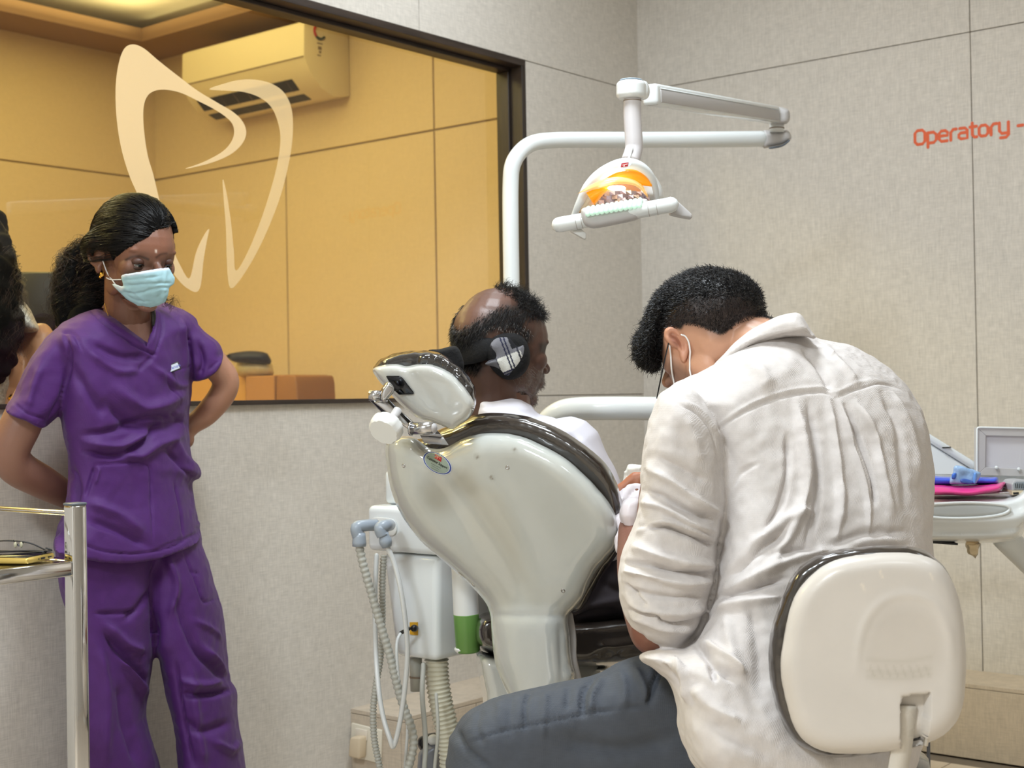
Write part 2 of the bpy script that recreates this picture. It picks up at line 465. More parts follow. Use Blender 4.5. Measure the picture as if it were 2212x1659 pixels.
M_wall = linen('linen_laminate', (207, 201, 192), .16)
M_farwall = linen('linen_laminate_warm', (214, 196, 168), .06)
M_ledge = linen('ledge_laminate', (196, 182, 163), .16)
M_plaster = mat('ceiling_paint', (225, 220, 210), .8, bump=.05)
M_soffit = mat('soffit_paint', (150, 120, 95), .8, bump=.05)
M_joint = mat('joint_shadow_gap', (140, 126, 112), .9)
M_wood = mat('dark_stained_wood', (52, 42, 36), .45, vary=.35, vscale=6, stretch=(12, 1, 12), bump=.2, bscale=20)
M_woodv = mat('dark_stained_wood_upright', (46, 37, 31), .45, vary=.35, vscale=6, stretch=(14, 14, 1), bump=.2, bscale=20)
M_tile = mat('cream_floor_tile', (214, 200, 182), .25, vary=.06, vscale=3)
M_grout = mat('grout', (120, 110, 98), .9)
M_white = mat('white_enamel', (226, 231, 232), .22, coat=.5, vary=.02, vscale=4)
M_shell = mat('aged_white_shell', (194, 196, 192), .16, vary=.05, vscale=5, coat=.9, bump=.015, bscale=6)
M_plasticw = mat('white_plastic', (222, 224, 222), .35, bump=.02, bscale=200)
M_greyp = mat('pale_grey_plastic', (190, 188, 188), .35, bump=.03, bscale=200)
M_stool = mat('scuffed_cream_plastic', (206, 200, 190), .32, vary=.05, vscale=9, rvary=.08, bump=.02, bscale=30)
M_cushion = mat('dark_vinyl_under_clear_cover', (46, 40, 36), .22, coat=1, vary=.25, vscale=14, bump=.25, bscale=26)
M_black = mat('black_plastic', (16, 16, 17), .4)
M_chrome = mat('brushed_chrome', (190, 190, 192), .22, 1, bump=.02, bscale=300)
M_steel = mat('polished_steel_tube', (206, 206, 206), .07, 1, bump=.05, bscale=14)
M_darkm = mat('dark_mirror_metal', (60, 62, 66), .12, 1)
M_hose = mat('grey_hose', (176, 176, 168), .45)
M_hosew = mat('pale_tube', (205, 208, 208), .3)
M_elbow = mat('blue_grey_elbow', (150, 160, 172), .28)
M_duct = mat('cream_duct', (206, 202, 182), .5, vary=.06, vscale=20)
M_green = mat('green_band', (98, 140, 70), .3)
M_yellow = mat('yellow_plate', (210, 160, 40), .4)
M_red = mat('red_print', (176, 40, 48), .4)
M_blue = mat('blue_print', (58, 76, 150), .4)
M_stick = mat('sticker_grey_green', (150, 166, 156), .4)
M_ink = mat('black_ink', (30, 36, 32), .6)
M_orange = mat('orange_lettering', (222, 98, 56), .5)
M_scrub = mat('purple_scrub_cotton', (73, 28, 101), .66, vary=.06, vscale=40, bump=.22, bscale=40, weave=.12, sheen=.05)
M_shirt = mat('offwhite_linen_shirt', (212, 206, 203), .8, vary=.04, vscale=90, bump=.30, bscale=42, weave=.4, wscale=1500, sheen=.05)
M_pshirt = mat('patient_white_shirt', (226, 224, 234), .7, bump=.1, bscale=50)
M_trous = mat('charcoal_trousers', (70, 75, 84), .75, vary=.06, vscale=60, bump=.15, bscale=60, weave=.2)
M_ptrous = mat('patient_dark_trousers', (66, 60, 66), .8, bump=.1)
M_skin = mat('skin', attr=True, rough=.42, bump=.10, bscale=260, sss=.08)
M_hair = mat('black_hair', (14, 12, 13), .38)
M_hairbase = mat('hair_underlayer', (10, 9, 9), .85, bump=.3, bscale=150, spec=.15)
M_hairb = mat('brown_black_hair', (54, 38, 30), .4)
M_hairg = mat('grey_stubble', (150, 140, 132), .6)
M_eye = mat('eye_white', (190, 180, 172), .2)
M_iris = mat('dark_iris', (26, 14, 10), .08)
M_mask = mat('pale_blue_mask', (172, 208, 216), .75, bump=.08, bscale=120, sss=.0)
M_maskw = mat('white_mask_edge', (214, 222, 232), .75)
M_elastic = mat('white_elastic', (236, 236, 236), .6)
M_gold = mat('gold', (214, 168, 78), .25, 1)
M_glove = mat('latex_glove', (226, 218, 222), .3, bump=.05, bscale=60)
M_tissue = mat('tissue_paper', (240, 238, 228), .85)
# ------------------------------------------------------------------ the room
SILL, HEAD, JAMB, WY0 = 1.056, 2.122, 3.52, 0.35
XR, YF = 1.9, -1.9
def panels(parent, rects, plane, val, normal, mat_, t=.012, gap=.0013):
    for a0, a1, z0, z1 in rects:
        a0 += gap; a1 -= gap; z0 += gap; z1 -= gap
        if plane == 'x': mb = bb(val, val + t * normal, a0, a1, z0, z1, .0012, 1)
        else: mb = bb(a0, a1, val, val + t * normal, z0, z1, .0012, 1)
        obj('panel', mb, mat_, parent, smooth=False)
# left wall with the window opening
back = MB()
XB = WALLX - .012
for a0, a1, z0, z1 in ((YF, WALLY, 0, SILL), (YF, WALLY, HEAD, CEIL), (JAMB, WALLY, SILL, HEAD), (YF, WY0, SILL, HEAD)):
    back.join(bb(XB - .09, XB, a0, a1, z0, z1))
wl = struct('wall_left', back, M_joint)
panels(wl, [(YF, .9, 0, SILL), (.9, WALLY + .01, 0, SILL), (JAMB, WALLY + .01, SILL, HEAD), (YF, WY0, SILL, HEAD),
            (YF, .9, HEAD, CEIL), (.9, 3.03, HEAD, CEIL), (3.03, WALLY + .01, HEAD, CEIL)], 'x', XB, 1, M_wall)
wb = struct('wall_back', bb(WALLX - .1, XR, WALLY + .012, WALLY + .08, 0, CEIL), M_joint)
xs = [WALLX - .01, -1.61, -.39, .83, XR]
panels(wb, [(xs[i], xs[i + 1], z0, z1) for i in range(4) for z0, z1 in ((0, HEAD), (HEAD, CEIL))], 'y', WALLY + .012, -1, M_wall)
wr = struct('wall_right', bb(XR + .012, XR + .08, YF, WALLY + .1, 0, CEIL), M_joint)
panels(wr, [(YF, 0, 0, CEIL), (0, 2, 0, CEIL), (2, WALLY, 0, CEIL)], 'x', XR + .012, -1, M_wall)
wf = struct('wall_front', bb(WALLX - .1, XR + .08, YF - .08, YF - .012, 0, CEIL), M_joint)
panels(wf, [(WALLX, -1.2, 0, CEIL), (-1.2, .4, 0, CEIL), (.4, XR, 0, CEIL)], 'y', YF - .012, 1, M_wall)
struct('ceiling', bb(WALLX - .1, XR + .08, YF - .08, WALLY + .1, CEIL, CEIL + .06), M_plaster)
fl = struct('floor', bb(-5.7, XR + .08, YF - .08, WALLY + .1, -.06, -.006), M_grout)
tl = bb(-.2985, .2985, -.2985, .2985, -.006, 0, .001, 1); tme = to_mesh('tile', tl, smooth=False); tme.materials.append(M_tile)
for i in range(8):
    for j in range(10):
        o = bpy.data.objects.new('tile', tme); COL.objects.link(o); o.parent = fl; o.location = (-2.5 + .6 * i, -1.62 + .6 * j - .2, 0)
# plinth (boxed pipe run) along the left and back walls
PD, PH, PY0 = .20, .213, 2.71
tr = struct('trim_1', bb(WALLX, WALLX + PD - .012, PY0 + .012, WALLY, 0, PH - .012), M_joint)
for mb in (bb(WALLX, WALLX + PD, PY0, WALLY, PH - .012, PH, .001, 1), bb(WALLX + PD - .012, WALLX + PD, PY0, 3.0, 0, PH - .0135, .001, 1),
           bb(WALLX + PD - .012, WALLX + PD, 3.003, 3.953, 0, PH - .0135, .001, 1), bb(WALLX, WALLX + PD - .0135, PY0, PY0 + .012, 0, PH - .0135, .001, 1)):
    obj('panel', mb, M_ledge, tr, smooth=False)
tr2 = struct('trim_2', bb(WALLX + PD, XR, WALLY - PD + .012, WALLY, 0, PH - .012), M_joint)
for mb in (bb(WALLX + PD + .001, XR, WALLY - PD, WALLY, PH - .012, PH, .001, 1), bb(WALLX + PD + .001, -.9, WALLY - PD, WALLY - PD + .012, 0, PH - .0135, .001, 1),
           bb(-.897, XR, WALLY - PD, WALLY - PD + .012, 0, PH - .0135, .001, 1)):
    obj('panel', mb, M_ledge, tr2, smooth=False)

# window with dark wooden frame
wn = struct('window_1', bb(WALLX - .10, WALLX + .014, WY0, JAMB, SILL - .012, SILL, .001, 1), M_wood)
G = WALLX - .075
obj('head_board', bb(WALLX - .10, WALLX + .002, WY0, JAMB, HEAD - .02, HEAD + .001, .001, 1), M_wood, wn, False)
obj('head_bead', bb(WALLX - .095, WALLX - .045, WY0, JAMB - .02, HEAD - .032, HEAD - .02, .002, 1), M_wood, wn, False)
obj('jamb_board', bb(WALLX - .10, WALLX + .002, JAMB - .02, JAMB, SILL, HEAD - .02, .001, 1), M_woodv, wn, False)
obj('jamb_bead', bb(WALLX - .095, WALLX - .045, JAMB - .032, JAMB - .02, SILL, HEAD - .032, .002, 1), M_woodv, wn, False)
obj('jamb_board', bb(WALLX - .10, WALLX + .002, WY0, WY0 + .02, SILL, HEAD - .02, .001, 1), M_woodv, wn, False)
def glass_mat(name, tint, refl):
    M = bpy.data.materials.new(name); M.use_nodes = True; nt = M.node_tree; nt.nodes.clear(); N = nt.nodes.new; Lk = nt.links.new
    o = N('ShaderNodeOutputMaterial'); t = N('ShaderNodeBsdfTransparent'); t.inputs[0].default_value = (*tint, 1)
    g = N('ShaderNodeBsdfGlossy'); g.inputs['Roughness'].default_value = .01; f = N('ShaderNodeFresnel'); f.inputs[0].default_value = 1.45
    m0 = N('ShaderNodeMath'); m0.operation = 'MULTIPLY_ADD'; m0.inputs[1].default_value = -refl; m0.inputs[2].default_value = refl; ge = N('ShaderNodeNewGeometry'); Lk(ge.outputs['Backfacing'], m0.inputs[0])
    mu = N('ShaderNodeMath'); mu.operation = 'MULTIPLY'; Lk(m0.outputs[0], mu.inputs[1]); Lk(f.outputs[0], mu.inputs[0])
    mx = N('ShaderNodeMixShader'); Lk(mu.outputs[0], mx.inputs[0]); Lk(t.outputs[0], mx.inputs[1]); Lk(g.outputs[0], mx.inputs[2]); Lk(mx.outputs[0], o.inputs[0])
    return M
M_glass = glass_mat('window_glass', (.97, .97, .95), 2.0)
obj('glass_pane', bb(G - .004, G, WY0 + .02, JAMB - .021, SILL, HEAD - .021), M_glass, wn, False)
def frosted(lo=.1, hi=.4):
    M = bpy.data.materials.new('frosted_film'); M.use_nodes = True; nt = M.node_tree; nt.nodes.clear(); N = nt.nodes.new; Lk = nt.links.new
    o = N('ShaderNodeOutputMaterial'); d = N('ShaderNodeBsdfDiffuse'); d.inputs[0].default_value = (*lin((232, 214, 180)), 1)
    t = N('ShaderNodeBsdfTranslucent'); t.inputs[0].default_value = (*lin((240, 225, 200)), 1)
    tr_ = N('ShaderNodeBsdfTransparent'); m1 = N('ShaderNodeMixShader'); m1.inputs[0].default_value = .35; Lk(d.outputs[0], m1.inputs[1]); Lk(t.outputs[0], m1.inputs[2])
    m2 = N('ShaderNodeMixShader'); nz = N('ShaderNodeTexNoise'); nz.inputs['Scale'].default_value = 900; mr = N('ShaderNodeMapRange'); Lk(nz.outputs['Fac'], mr.inputs[0])
    mr.inputs[3].default_value = lo; mr.inputs[4].default_value = hi
    Lk(mr.outputs[0], m2.inputs[0]); Lk(m1.outputs[0], m2.inputs[1]); Lk(tr_.outputs[0], m2.inputs[2]); Lk(m2.outputs[0], o.inputs[0]); return M
M_frost = frosted(); M_frost2 = frosted(.35, .75)
def film(name, outer, lab, fm=None):
    pl = cr([np.array(q, float) for q in outer], 6, True); pl = resample(pl, 5)
    nb = len(pl); res = delaunay_2d_cdt([Vector(q) for q in pl], [(i, (i + 1) % nb) for i in range(nb)], [], 1, 1e-4)
    a = [hit(q[0], q[1], 0, G + .0006) for q in res[0]]; n_ = len(a); b = [p + np.array([-.0004, 0, 0]) for p in a]
    f = [tuple(t) for t in res[2]] + [tuple(n_ + i for i in reversed(t)) for t in res[2]]
    return obj(name, MB().add(a + b, f), fm or M_frost, wn, False, label=lab)
film('tooth_film', [(286, 96), (310, 104), (345, 133), (400, 176), (430, 198), (470, 222), (505, 243), (525, 264), (532, 288), (522, 312), (497, 334),
                    (455, 352), (399, 365), (440, 350), (480, 328), (500, 306), (506, 283), (498, 262), (470, 240), (430, 219), (392, 201), (360, 194), (335, 196), (318, 208),
                    (310, 235), (311, 280), (319, 335), (332, 380), (346, 440), (360, 500), (376, 545), (398, 590), (408, 602), (414, 590), (424, 545), (440, 510), (452, 494),
                    (447, 520), (440, 560), (436, 600), (432, 622), (424, 631), (410, 626), (390, 610), (367, 578), (344, 530), (318, 470), (302, 430), (280, 380), (262, 320), (252, 255), (250, 190), (256, 140), (268, 106)], 'left half of the frosted tooth outline')
film('tooth_film', [(452, 193), (480, 182), (515, 173), (550, 172), (585, 180), (612, 198), (628, 228), (633, 270), (628, 330), (610, 410), (585, 480), (555, 545), (525, 595), (503, 622), (494, 612),
                    (490, 560), (488, 490), (484, 440), (481, 386), (490, 420), (499, 480), (505, 540), (510, 585), (535, 545), (562, 480), (585, 410), (600, 350), (606, 300), (600, 262), (585, 230), (560, 210), (528, 199), (495, 196)], 'fainter right half of the frosted tooth outline', M_frost2)

# ------------------------------------------------------------------ the room behind the glass
M_fjoint = mat('far_joint', (176, 158, 134), .9)
FX0, FX1, FY1, FS = -5.6, XB - .09, 4.18, 2.69
wb2 = struct('wall_back', bb(FX0 - .05, FX1, FY1 + .012, FY1 + .06, 0, 2.8), M_fjoint)
fx = [FX0, -4.68, -3.80, FX1]
panels(wb2, [(FX0 - .01, -4.68, 0, HEAD), (-4.68, -3.80, 0, HEAD), (-3.80, FX1, 0, HEAD), (FX0 - .01, -3.8, HEAD, 2.8), (-3.8, FX1, HEAD, 2.8)], 'y', FY1 + .012, -1, M_farwall, gap=.004)
wl2 = struct('wall_left', bb(FX0 - .06, FX0 - .012, -.5, FY1 + .06, 0, 2.8), M_fjoint)
panels(wl2, [(-.5, 1.6, 0, HEAD), (1.6, FY1 + .01, 0, HEAD), (-.5, 1.6, HEAD, 2.8), (1.6, FY1 + .01, HEAD, 2.8)], 'x', FX0 - .012, 1, M_farwall, gap=.004)
struct('wall_front', bb(FX0 - .06, FX1, -.56, -.5, 0, 2.8), M_farwall)
cl = MB()
cl.join(bb(FX0, FX1, FY1 - .27, FY1 + .05, FS, FS + .06)).join(bb(FX0, FX0 + .27, -.5, FY1 - .27, FS, FS + .06)).join(bb(FX1 - .3, FX1, -.5, FY1 - .27, FS, FS + .06))
struct('ceiling', cl, M_soffit)
struct('ceiling', bb(FX0 - .06, FX1, -.56, FY1 + .06, FS + .13, FS + .2), M_plaster)

# split air conditioner
ax0, ax1, af, ab_ = -5.06, -4.27, 3.925, FY1 - .001
ac = thing('air_conditioner', 'white wall-mounted split air conditioner seen through the window', 'air conditioner', ((ax0 + ax1) / 2, ab_, 2.30))
M_ac = mat('cream_ac_plastic', (232, 222, 196), .4)
prof = [(ab_, 2.325), (ab_, 2.605), (af + .03, 2.605), (af, 2.59), (af - .004, 2.45), (af + .03, 2.39), (af + .09, 2.335), (af + .16, 2.31)]
obj('casing', prism([(ax0, y, z) for y, z in prof], np.array([ax1 - ax0, 0, 0]), .006), M_ac, ac, auto=40)
obj('front_seam', bb(ax0 + .004, ax1 - .004, af - .0065, af - .002, 2.448, 2.452), M_joint, ac, False)
e1 = nrm((0, .055, -.045)); 
for (y0_, z0_), (y1_, z1_) in (((.034, 2.386), (.084, 2.340)), ((.098, 2.332), (.150, 2.3135))):
    n_ = nrm((0, z1_ - z0_, -(y1_ - y0_)))
    def slot(x0, x1, m_):
        e = (np.array([0, y1_ - y0_, z1_ - z0_])) * m_; p = np.array([0, af + y0_, z0_]) + e; q = np.array([0, af + y1_, z1_]) - e
        return prism([p + [x0, 0, 0] - n_ * .002, p + [x1, 0, 0] - n_ * .002, q + [x1, 0, 0] - n_ * .002, q + [x0, 0, 0] - n_ * .002], n_ * .004)
    obj('louvre_slot', slot(ax0 + .05, ax1 - .12, .08), M_black, ac, False)
    for k in range(7): obj('louvre_fin', slot(ax0 + .12 + k * .085, ax0 + .124 + k * .085, .04), M_joint, ac, False)
rg = [np.array([ax1 + .0015, af + .085 + .03 * math.cos(a), 2.565 + .03 * math.sin(a)]) for a in np.linspace(1.9, 5.6, 12)]
obj('printed_ring', tube(rg[:7], .006, 6), M_red, ac); obj('printed_ring', tube(rg[6:], .006, 6), mat('dark_green_print', (50, 64, 50)), ac)
for k, (yy, zz, w_, h_) in enumerate(((.07, 2.52, .03, .006), (.075, 2.505, .02, .014), (.08, 2.487, .012, .01), (.07, 2.47, .02, .005))):
    obj('print_mark', bb(ax1, ax1 + .001, af + yy, af + yy + w_, zz - h_, zz), M_joint, ac, False)

# counter with boxes behind the glass
ct = thing('counter', 'orange-brown counter under the window in the room behind', 'counter', (-4.4, 3.85, 0))
M_lam = mat('orange_brown_laminate', (184, 134, 84), .45, vary=.1, vscale=5)
obj('worktop', bb(-5.58, FX1 - .05, 3.55, 4.17, .84, .88, .004), M_lam, ct, False)
obj('cabinet_body', bb(-5.56, FX1 - .07, 3.6, 4.16, 0, .84), M_lam, ct, False)
def onc(px0, px1, pyt, Y, depth, zb=.88):
    a = hit(px0, pyt, 1, Y); b = hit(px1, pyt, 1, Y); return a[0], b[0], max(a[2], b[2])
x0, x1, zt = onc(375, 530, 815, 3.72, .2)
tag(obj('cardboard_box', bb(x0, x1, 3.72, 3.98, .88, zt, .004), mat('orange_card', (206, 158, 92), .6), smooth=False), 'orange cardboard box on the counter behind the glass, beside the nurse', 'box')
x0, x1, zt = onc(530, 592, 813, 3.66, .2)
tag(obj('cardboard_box', bb(x0, x1, 3.66, 3.86, .88, zt, .004), mat('brown_card', (180, 132, 88), .6), smooth=False), 'dull brown cardboard box behind the glass, under the dark blue pouch', 'box')
x0, x1, zt = onc(596, 640, 812, 3.62, .2)
tag(obj('storage_tub', prism(cr([(x0, 3.62, .88), (x0, 3.62, zt - .02), (x0 + .03, 3.62, zt), (x1 - .03, 3.62, zt), (x1, 3.62, zt - .03), (x1 + .005, 3.62, .88)], 3), np.array([0, .2, 0]), .006), mat('brown_tub', (150, 104, 66), .5), smooth=True), 'round-cornered brown tub behind the glass, right of the boxes', 'tub')
bagd = lambda x, y: 5.66
pouch = thing('supply_pouch', 'clear bag with dark blue flap on the boxes behind the glass', 'bag', P(545, 813, 5.66))
obj('bag_body', inflate([(510, 785), (530, 778), (560, 776), (585, 782), (590, 800), (588, 813), (530, 815), (512, 808)], bagd, .06, 20), mat('clear_bag', (205, 190, 150), .3, vary=.2, vscale=30), pouch)
obj('flap', inflate([(488, 768), (505, 762), (540, 758), (575, 762), (584, 775), (586, 786), (560, 786), (530, 784), (505, 782)], lambda x, y: 5.60, .05, 12), mat('navy_cloth', (36, 40, 62), .6), pouch)
# monitor behind the glass
mo = thing('monitor', 'black computer monitor standing behind the curly-haired person', 'monitor', P(80, 1010, 4.35))
q0, q1 = P(20, 585, 4.35), P(112, 700, 4.35); rt_ = nrm(P(112, 585, 4.35) - q0)
obj('screen', box(P(62, 655, 4.35), (.17, .03, .19), (rt_, FW, np.cross(rt_, FW) * -1), .006), M_black, mo)
obj('stand', tube([P(62, 700, 4.37), np.array([*P(62, 700, 4.37)[:2], .765])], .02), M_black, mo)
mx_, my_ = P(62, 700, 4.37)[:2]
obj('stand_foot', bb(mx_ - .09, mx_ + .09, my_ - .1, my_ + .1, .751, .765, .004), M_black, mo)
dk = thing('desk', 'orange-brown desk under the black monitor behind the glass', 'desk', (mx_, my_, 0))
obj('desk_top', bb(mx_ - .35, mx_ + .3, my_ - .6, my_ + .5, .72, .75, .004), M_lam, dk)
for a in (-.3, .25):
    for b in (-.55, .45): obj('leg', bb(mx_ + a - .02, mx_ + a + .02, my_ + b - .02, my_ + b + .02, 0, .72), M_lam, dk)

# orange lettering on the back wall
GL = {'O': [[(.25, 0), (.75, 0), (1, .25), (1, 1.1), (.75, 1.35), (.25, 1.35), (0, 1.1), (0, .25), (.25, 0)]],
      'p': [[(0, -.4), (0, 1)], [(0, 1), (.6, 1), (.85, .75), (.85, .25), (.6, 0), (0, 0)]],
      'e': [[(.02, .52), (.85, .52), (.85, .78), (.62, 1), (.22, 1), (0, .78), (0, .22), (.22, 0), (.78, 0)]],
      'r': [[(0, 0), (0, .72), (.25, 1), (.55, 1)]],
      'a': [[(.1, 1), (.6, 1), (.82, .78), (.82, 0), (.2, 0), (0, .14), (0, .42), (.18, .56), (.82, .56)]],
      't': [[(.2, 1.35), (.2, .22), (.4, 0), (.62, 0)], [(-.02, 1), (.6, 1)]],
      'o': [[(.22, 0), (.63, 0), (.85, .22), (.85, .78), (.63, 1), (.22, 1), (0, .78), (0, .22), (.22, 0)]],
      'y': [[(0, 1), (0, .25), (.22, 0), (.85, 0)], [(.85, 1), (.85, -.18), (.62, -.4), (.1, -.4)]],
      '-': [[(0, .52), (.45, .52)]]}
WD = {'O': 1.3, 'p': 1.15, 'e': 1.15, 'r': .8, 'a': 1.12, 't': .85, 'o': 1.15, 'y': 1.15, ' ': .6, '-': .7}
let = thing('wall_lettering', 'orange lettering reading Operatory on the beige back wall', 'sign', hit(1975, 314, 1, WALLY - .001))
a = hit(1977, 313, 1, WALLY); b = hit(2181, 284, 1, WALLY); total = sum(WD[c] for c in 'Operatory') - .2
us = (b[0] - a[0]) / total; z0 = a[2]; cur = a[0]
for c in 'Operatory -':
    if c in GL:
        mb = MB()
        for pl in GL[c]:
            pts = [np.array([cur + x * us, WALLY - .0008, z0 + y * us]) for x, y in pl]
            mb.join(tube(pts, 0.15 * us, 8, 'round', flat=((0, 1, 0), .04)))
        obj('letter', mb, M_orange, let, False)
    cur += WD[c] * us
# ------------------------------------------------------------------ dental chair
def lind(d0, x0, y0, gx, gy): return lambda x, y: d0 + gx * (x - x0) + gy * (y - y0)
shd = lind(2.68, 1090, 1130, -.00045, .00030)
chair = thing('dental_chair', 'dental chair with white back shell and dark plastic-covered cushions, patient seated in it', 'dental chair', (*P(1180, 1300, 2.95)[:2], 0))
SH = [(830, 975), (834, 955), (848, 944), (872, 941), (897, 944), (913, 957), (930, 966), (951, 966), (970, 961), (996, 947), (1026, 937), (1065, 933), (1117, 938), (1162, 955), (1222, 988), (1267, 1027), (1298, 1060),
      (1320, 1088), (1334, 1118), (1339, 1150), (1332, 1182), (1312, 1207), (1288, 1236), (1272, 1270), (1256, 1300), (1238, 1320), (1228, 1334), (1232, 1376), (1235, 1413), (1239, 1440), (1243, 1470), (1200, 1540), (1120, 1545), (1094, 1497), (1078, 1460), (1068, 1432), (1061, 1376), (1057, 1326), (1044, 1298),
      (1020, 1271), (964, 1219), (912, 1174), (874, 1126), (852, 1085), (838, 1035)]
def shell_push(x, y):   # raised neck at the bottom, slightly bulged centre
    k = 1 / (1 + math.exp(-(y - 1330) / 14)); c = math.exp(-((x - 1145) / 75.0) ** 2)
    return -.012 * (1 - k) * 0 + .02 * k * c + .018 * math.exp(-((x - (1000 + (y - 950) * .42)) / 45.0) ** 2) * min(max((1330 - y) / 100, 0), 1) * 0
shm = union(inflate(SH, shd, .055, 55, 8, push=shell_push, back=.02), .005, 6)
sculpt(shm, [([(930, 985), (1010, 1090), (1090, 1210), (1140, 1310)], 26, -7), ([(1010, 960), (1090, 1080), (1150, 1200), (1180, 1320)], 40, 5),
             ([(860, 1010), (930, 1120), (1030, 1230)], 30, 3), ([(905, 948), (938, 972), (974, 956)], 12, -7), ([(1065, 1332), (1225, 1332)], 8, -4), ([(1210, 1345), (1216, 1480)], 8, -4)])
c = colors(shm, (190, 193, 188)); paintpoly(shm, c, [(1000, 1100), (1080, 1060), (1120, 1180), (1110, 1300), (1060, 1260)], (188, 186, 174), 16, .5)
paintpoly(shm, c, [(905, 965), (925, 975), (960, 975), (975, 990), (930, 1000), (912, 985)], (196, 184, 160), 8, .6)
paintpoly(shm, c, [(1050, 1330), (1240, 1330), (1250, 1480), (1100, 1500)], (206, 212, 213), 12, .7)
for x, y in ((1110, 970), (1028, 985), (1060, 1031)): paintline(shm, c, [(x, y), (x + 4, y + 3)], 3, (110, 96, 74), .8)
setc(shm, c)
M_shella = mat('glossy_shell_aged', attr=True, rough=.14, coat=1, vary=.04, vscale=7, bump=.012, bscale=5)
obj('back_shell', shm, M_shella, chair)
CU = [(915, 945), (945, 928), (975, 918), (999, 908), (1026, 897), (1065, 891), (1117, 895), (1162, 906), (1222, 933), (1267, 963), (1304, 996), (1328, 1031), (1342, 1066), (1350, 1110), (1348, 1150), (1336, 1192), (1316, 1222), (1300, 1245), (1282, 1280), (1264, 1308), (1242, 1325),
      (1180, 1320), (1090, 1290), (1000, 1220), (905, 1130), (850, 1040), (838, 990), (850, 955)]
cum = union(inflate(CU, lambda x, y: shd(x, y) + .045, .05, 28, 8), .005, 4)
rumple(cum, .002, .05, 3)
obj('back_cushion', cum, M_cushion, chair)
SE = [(1022, 1372), (1024, 1345), (1036, 1328), (1060, 1322), (1150, 1326), (1240, 1338), (1330, 1330), (1420, 1326), (1620, 1330), (1640, 1390), (1600, 1436), (1420, 1436), (1300, 1446), (1240, 1447), (1150, 1440), (1061, 1414), (1030, 1396)]
sem = union(inflate(SE, lambda x, y: 3.02 + (x - 1022) * .0001, .22, 22, 8), .007, 4)
sculpt(sem, [([(1290, 1400), (1400, 1385)], 10, 5), ([(1270, 1440), (1300, 1415), (1330, 1420)], 7, -3), ([(1300, 1440), (1312, 1405), (1316, 1430), (1350, 1412)], 5, -3)])
obj('seat_cushion', sem, mat('dark_brown_vinyl', (40, 34, 30), .25, coat=.8, vary=.3, vscale=10, bump=.25, bscale=22), chair)
obj('seat_pan', union(inflate([(1027, 1400), (1060, 1412), (1240, 1436), (1400, 1432), (1560, 1430), (1540, 1446), (1300, 1452), (1242, 1452), (1215, 1500), (1195, 1560), (1060, 1570), (1042, 1500)], 3.0, .16, 20), .007, 3), M_shell, chair)
obj('hinge_trim', tube(cr([P(1229, 1330, 2.70), P(1236, 1376, 2.70), P(1237, 1420, 2.70), P(1247, 1466, 2.72)], 5), .008, 8, flat=(FW, .6)), M_greyp, chair)
bx, by = P(1180, 1500, 3.0)[:2]
obj('pedestal', lathe([(.13, .04), (.12, .1), (.1, .35), (.12, .5)], (bx, by, 0), n=28), M_shell, chair)
obj('base_plate', box((bx, by, .025), (.5, .9, .05), (RT * [1, 1, 0], FW * [1, 1, 0], Z), .02), M_greyp, chair)
obj('legrest', union(inflate([(1600, 1340), (1850, 1400), (1960, 1440), (1940, 1480), (1800, 1470), (1600, 1430)], lambda x, y: 3.2 + (x - 1600) * .0012, .2, 16, 12), .01, 3), M_cushion, chair)
# headrest
hd = lind(2.60, 915, 860, -.0003, .0002)
HR = [(802, 800), (806, 794), (830, 787), (855, 785), (872, 788), (879, 790), (897, 786), (925, 785), (945, 790), (975, 805), (1003, 834), (1020, 858), (1027, 876), (1022, 893), (1010, 908), (995, 917), (978, 929), (964, 924), (935, 913), (905, 905), (880, 888), (855, 865), (838, 845), (822, 828)]
hm = union(inflate(HR, hd, .035, 24, 5, back=.02), .004, 4)
sculpt(hm, [([(878, 795), (905, 830), (940, 875), (970, 922)], 12, -3), ([(806, 797), (850, 797), (876, 800), (930, 797), (985, 830)], 6, 2.5)])
obj('headrest_shell', hm, M_shell, chair)
hc = union(inflate([(806, 798), (812, 786), (822, 775), (845, 765), (870, 760), (900, 757), (927, 757), (955, 765), (990, 788), (1011, 811), (1024, 831), (1029, 850), (1028, 875), (1010, 900), (960, 890), (900, 850), (840, 820)], lambda x, y: hd(x, y) + .045, .05, 18, 5), .004, 3)
sculpt(hc, [([(915 + 14 * k, 766 + (k * k) * .9), (905 + 14 * k, 792 + (k * k) * .9)], 3.0, 3.2 * (-1) ** k) for k in range(9)])
rumple(hc, .0015, .02, 5)
obj('headrest_cushion', hc, mat('dark_vinyl_crinkled_cover', (42, 40, 40), .10, coat=1, vary=.2, vscale=30, bump=.55, bscale=40), chair)
D = 2.535
mp_ = [(833, 812), (864, 812), (870, 817), (894, 848), (893, 852), (862, 853), (853, 845), (842, 828)]
obj('mount_plate', prism(PS(mp_, lambda x, y: hd(x, y) - .040), FW * .008, .002), M_darkm, chair)
hx = nrm(RT * .93 + FW * -.25)
obj('hinge_barrel', tube([P(797, 854, 2.53), P(822, 855, 2.53)], .0095, 18, None), M_chrome, chair)
obj('hinge_knuckle', inflate([(838, 824), (850, 833), (852, 845), (842, 858), (833, 868), (822, 866), (820, 852), (826, 836)], 2.53, .012, 8, 3), M_chrome, chair)
obj('slide_bar', prism(PS([(806, 868), (838, 864), (900, 918), (888, 932), (868, 918)], 2.55), FW * .012, .003), M_chrome, chair)
obj('slide_slot', prism(PS([(836, 866), (840, 863), (888, 912), (884, 917)], 2.546), FW * .004), M_black, chair)
obj('slide_slot', prism(PS([(853, 898), (858, 890), (861, 893), (856, 901)], 2.545), FW * .004), M_black, chair)
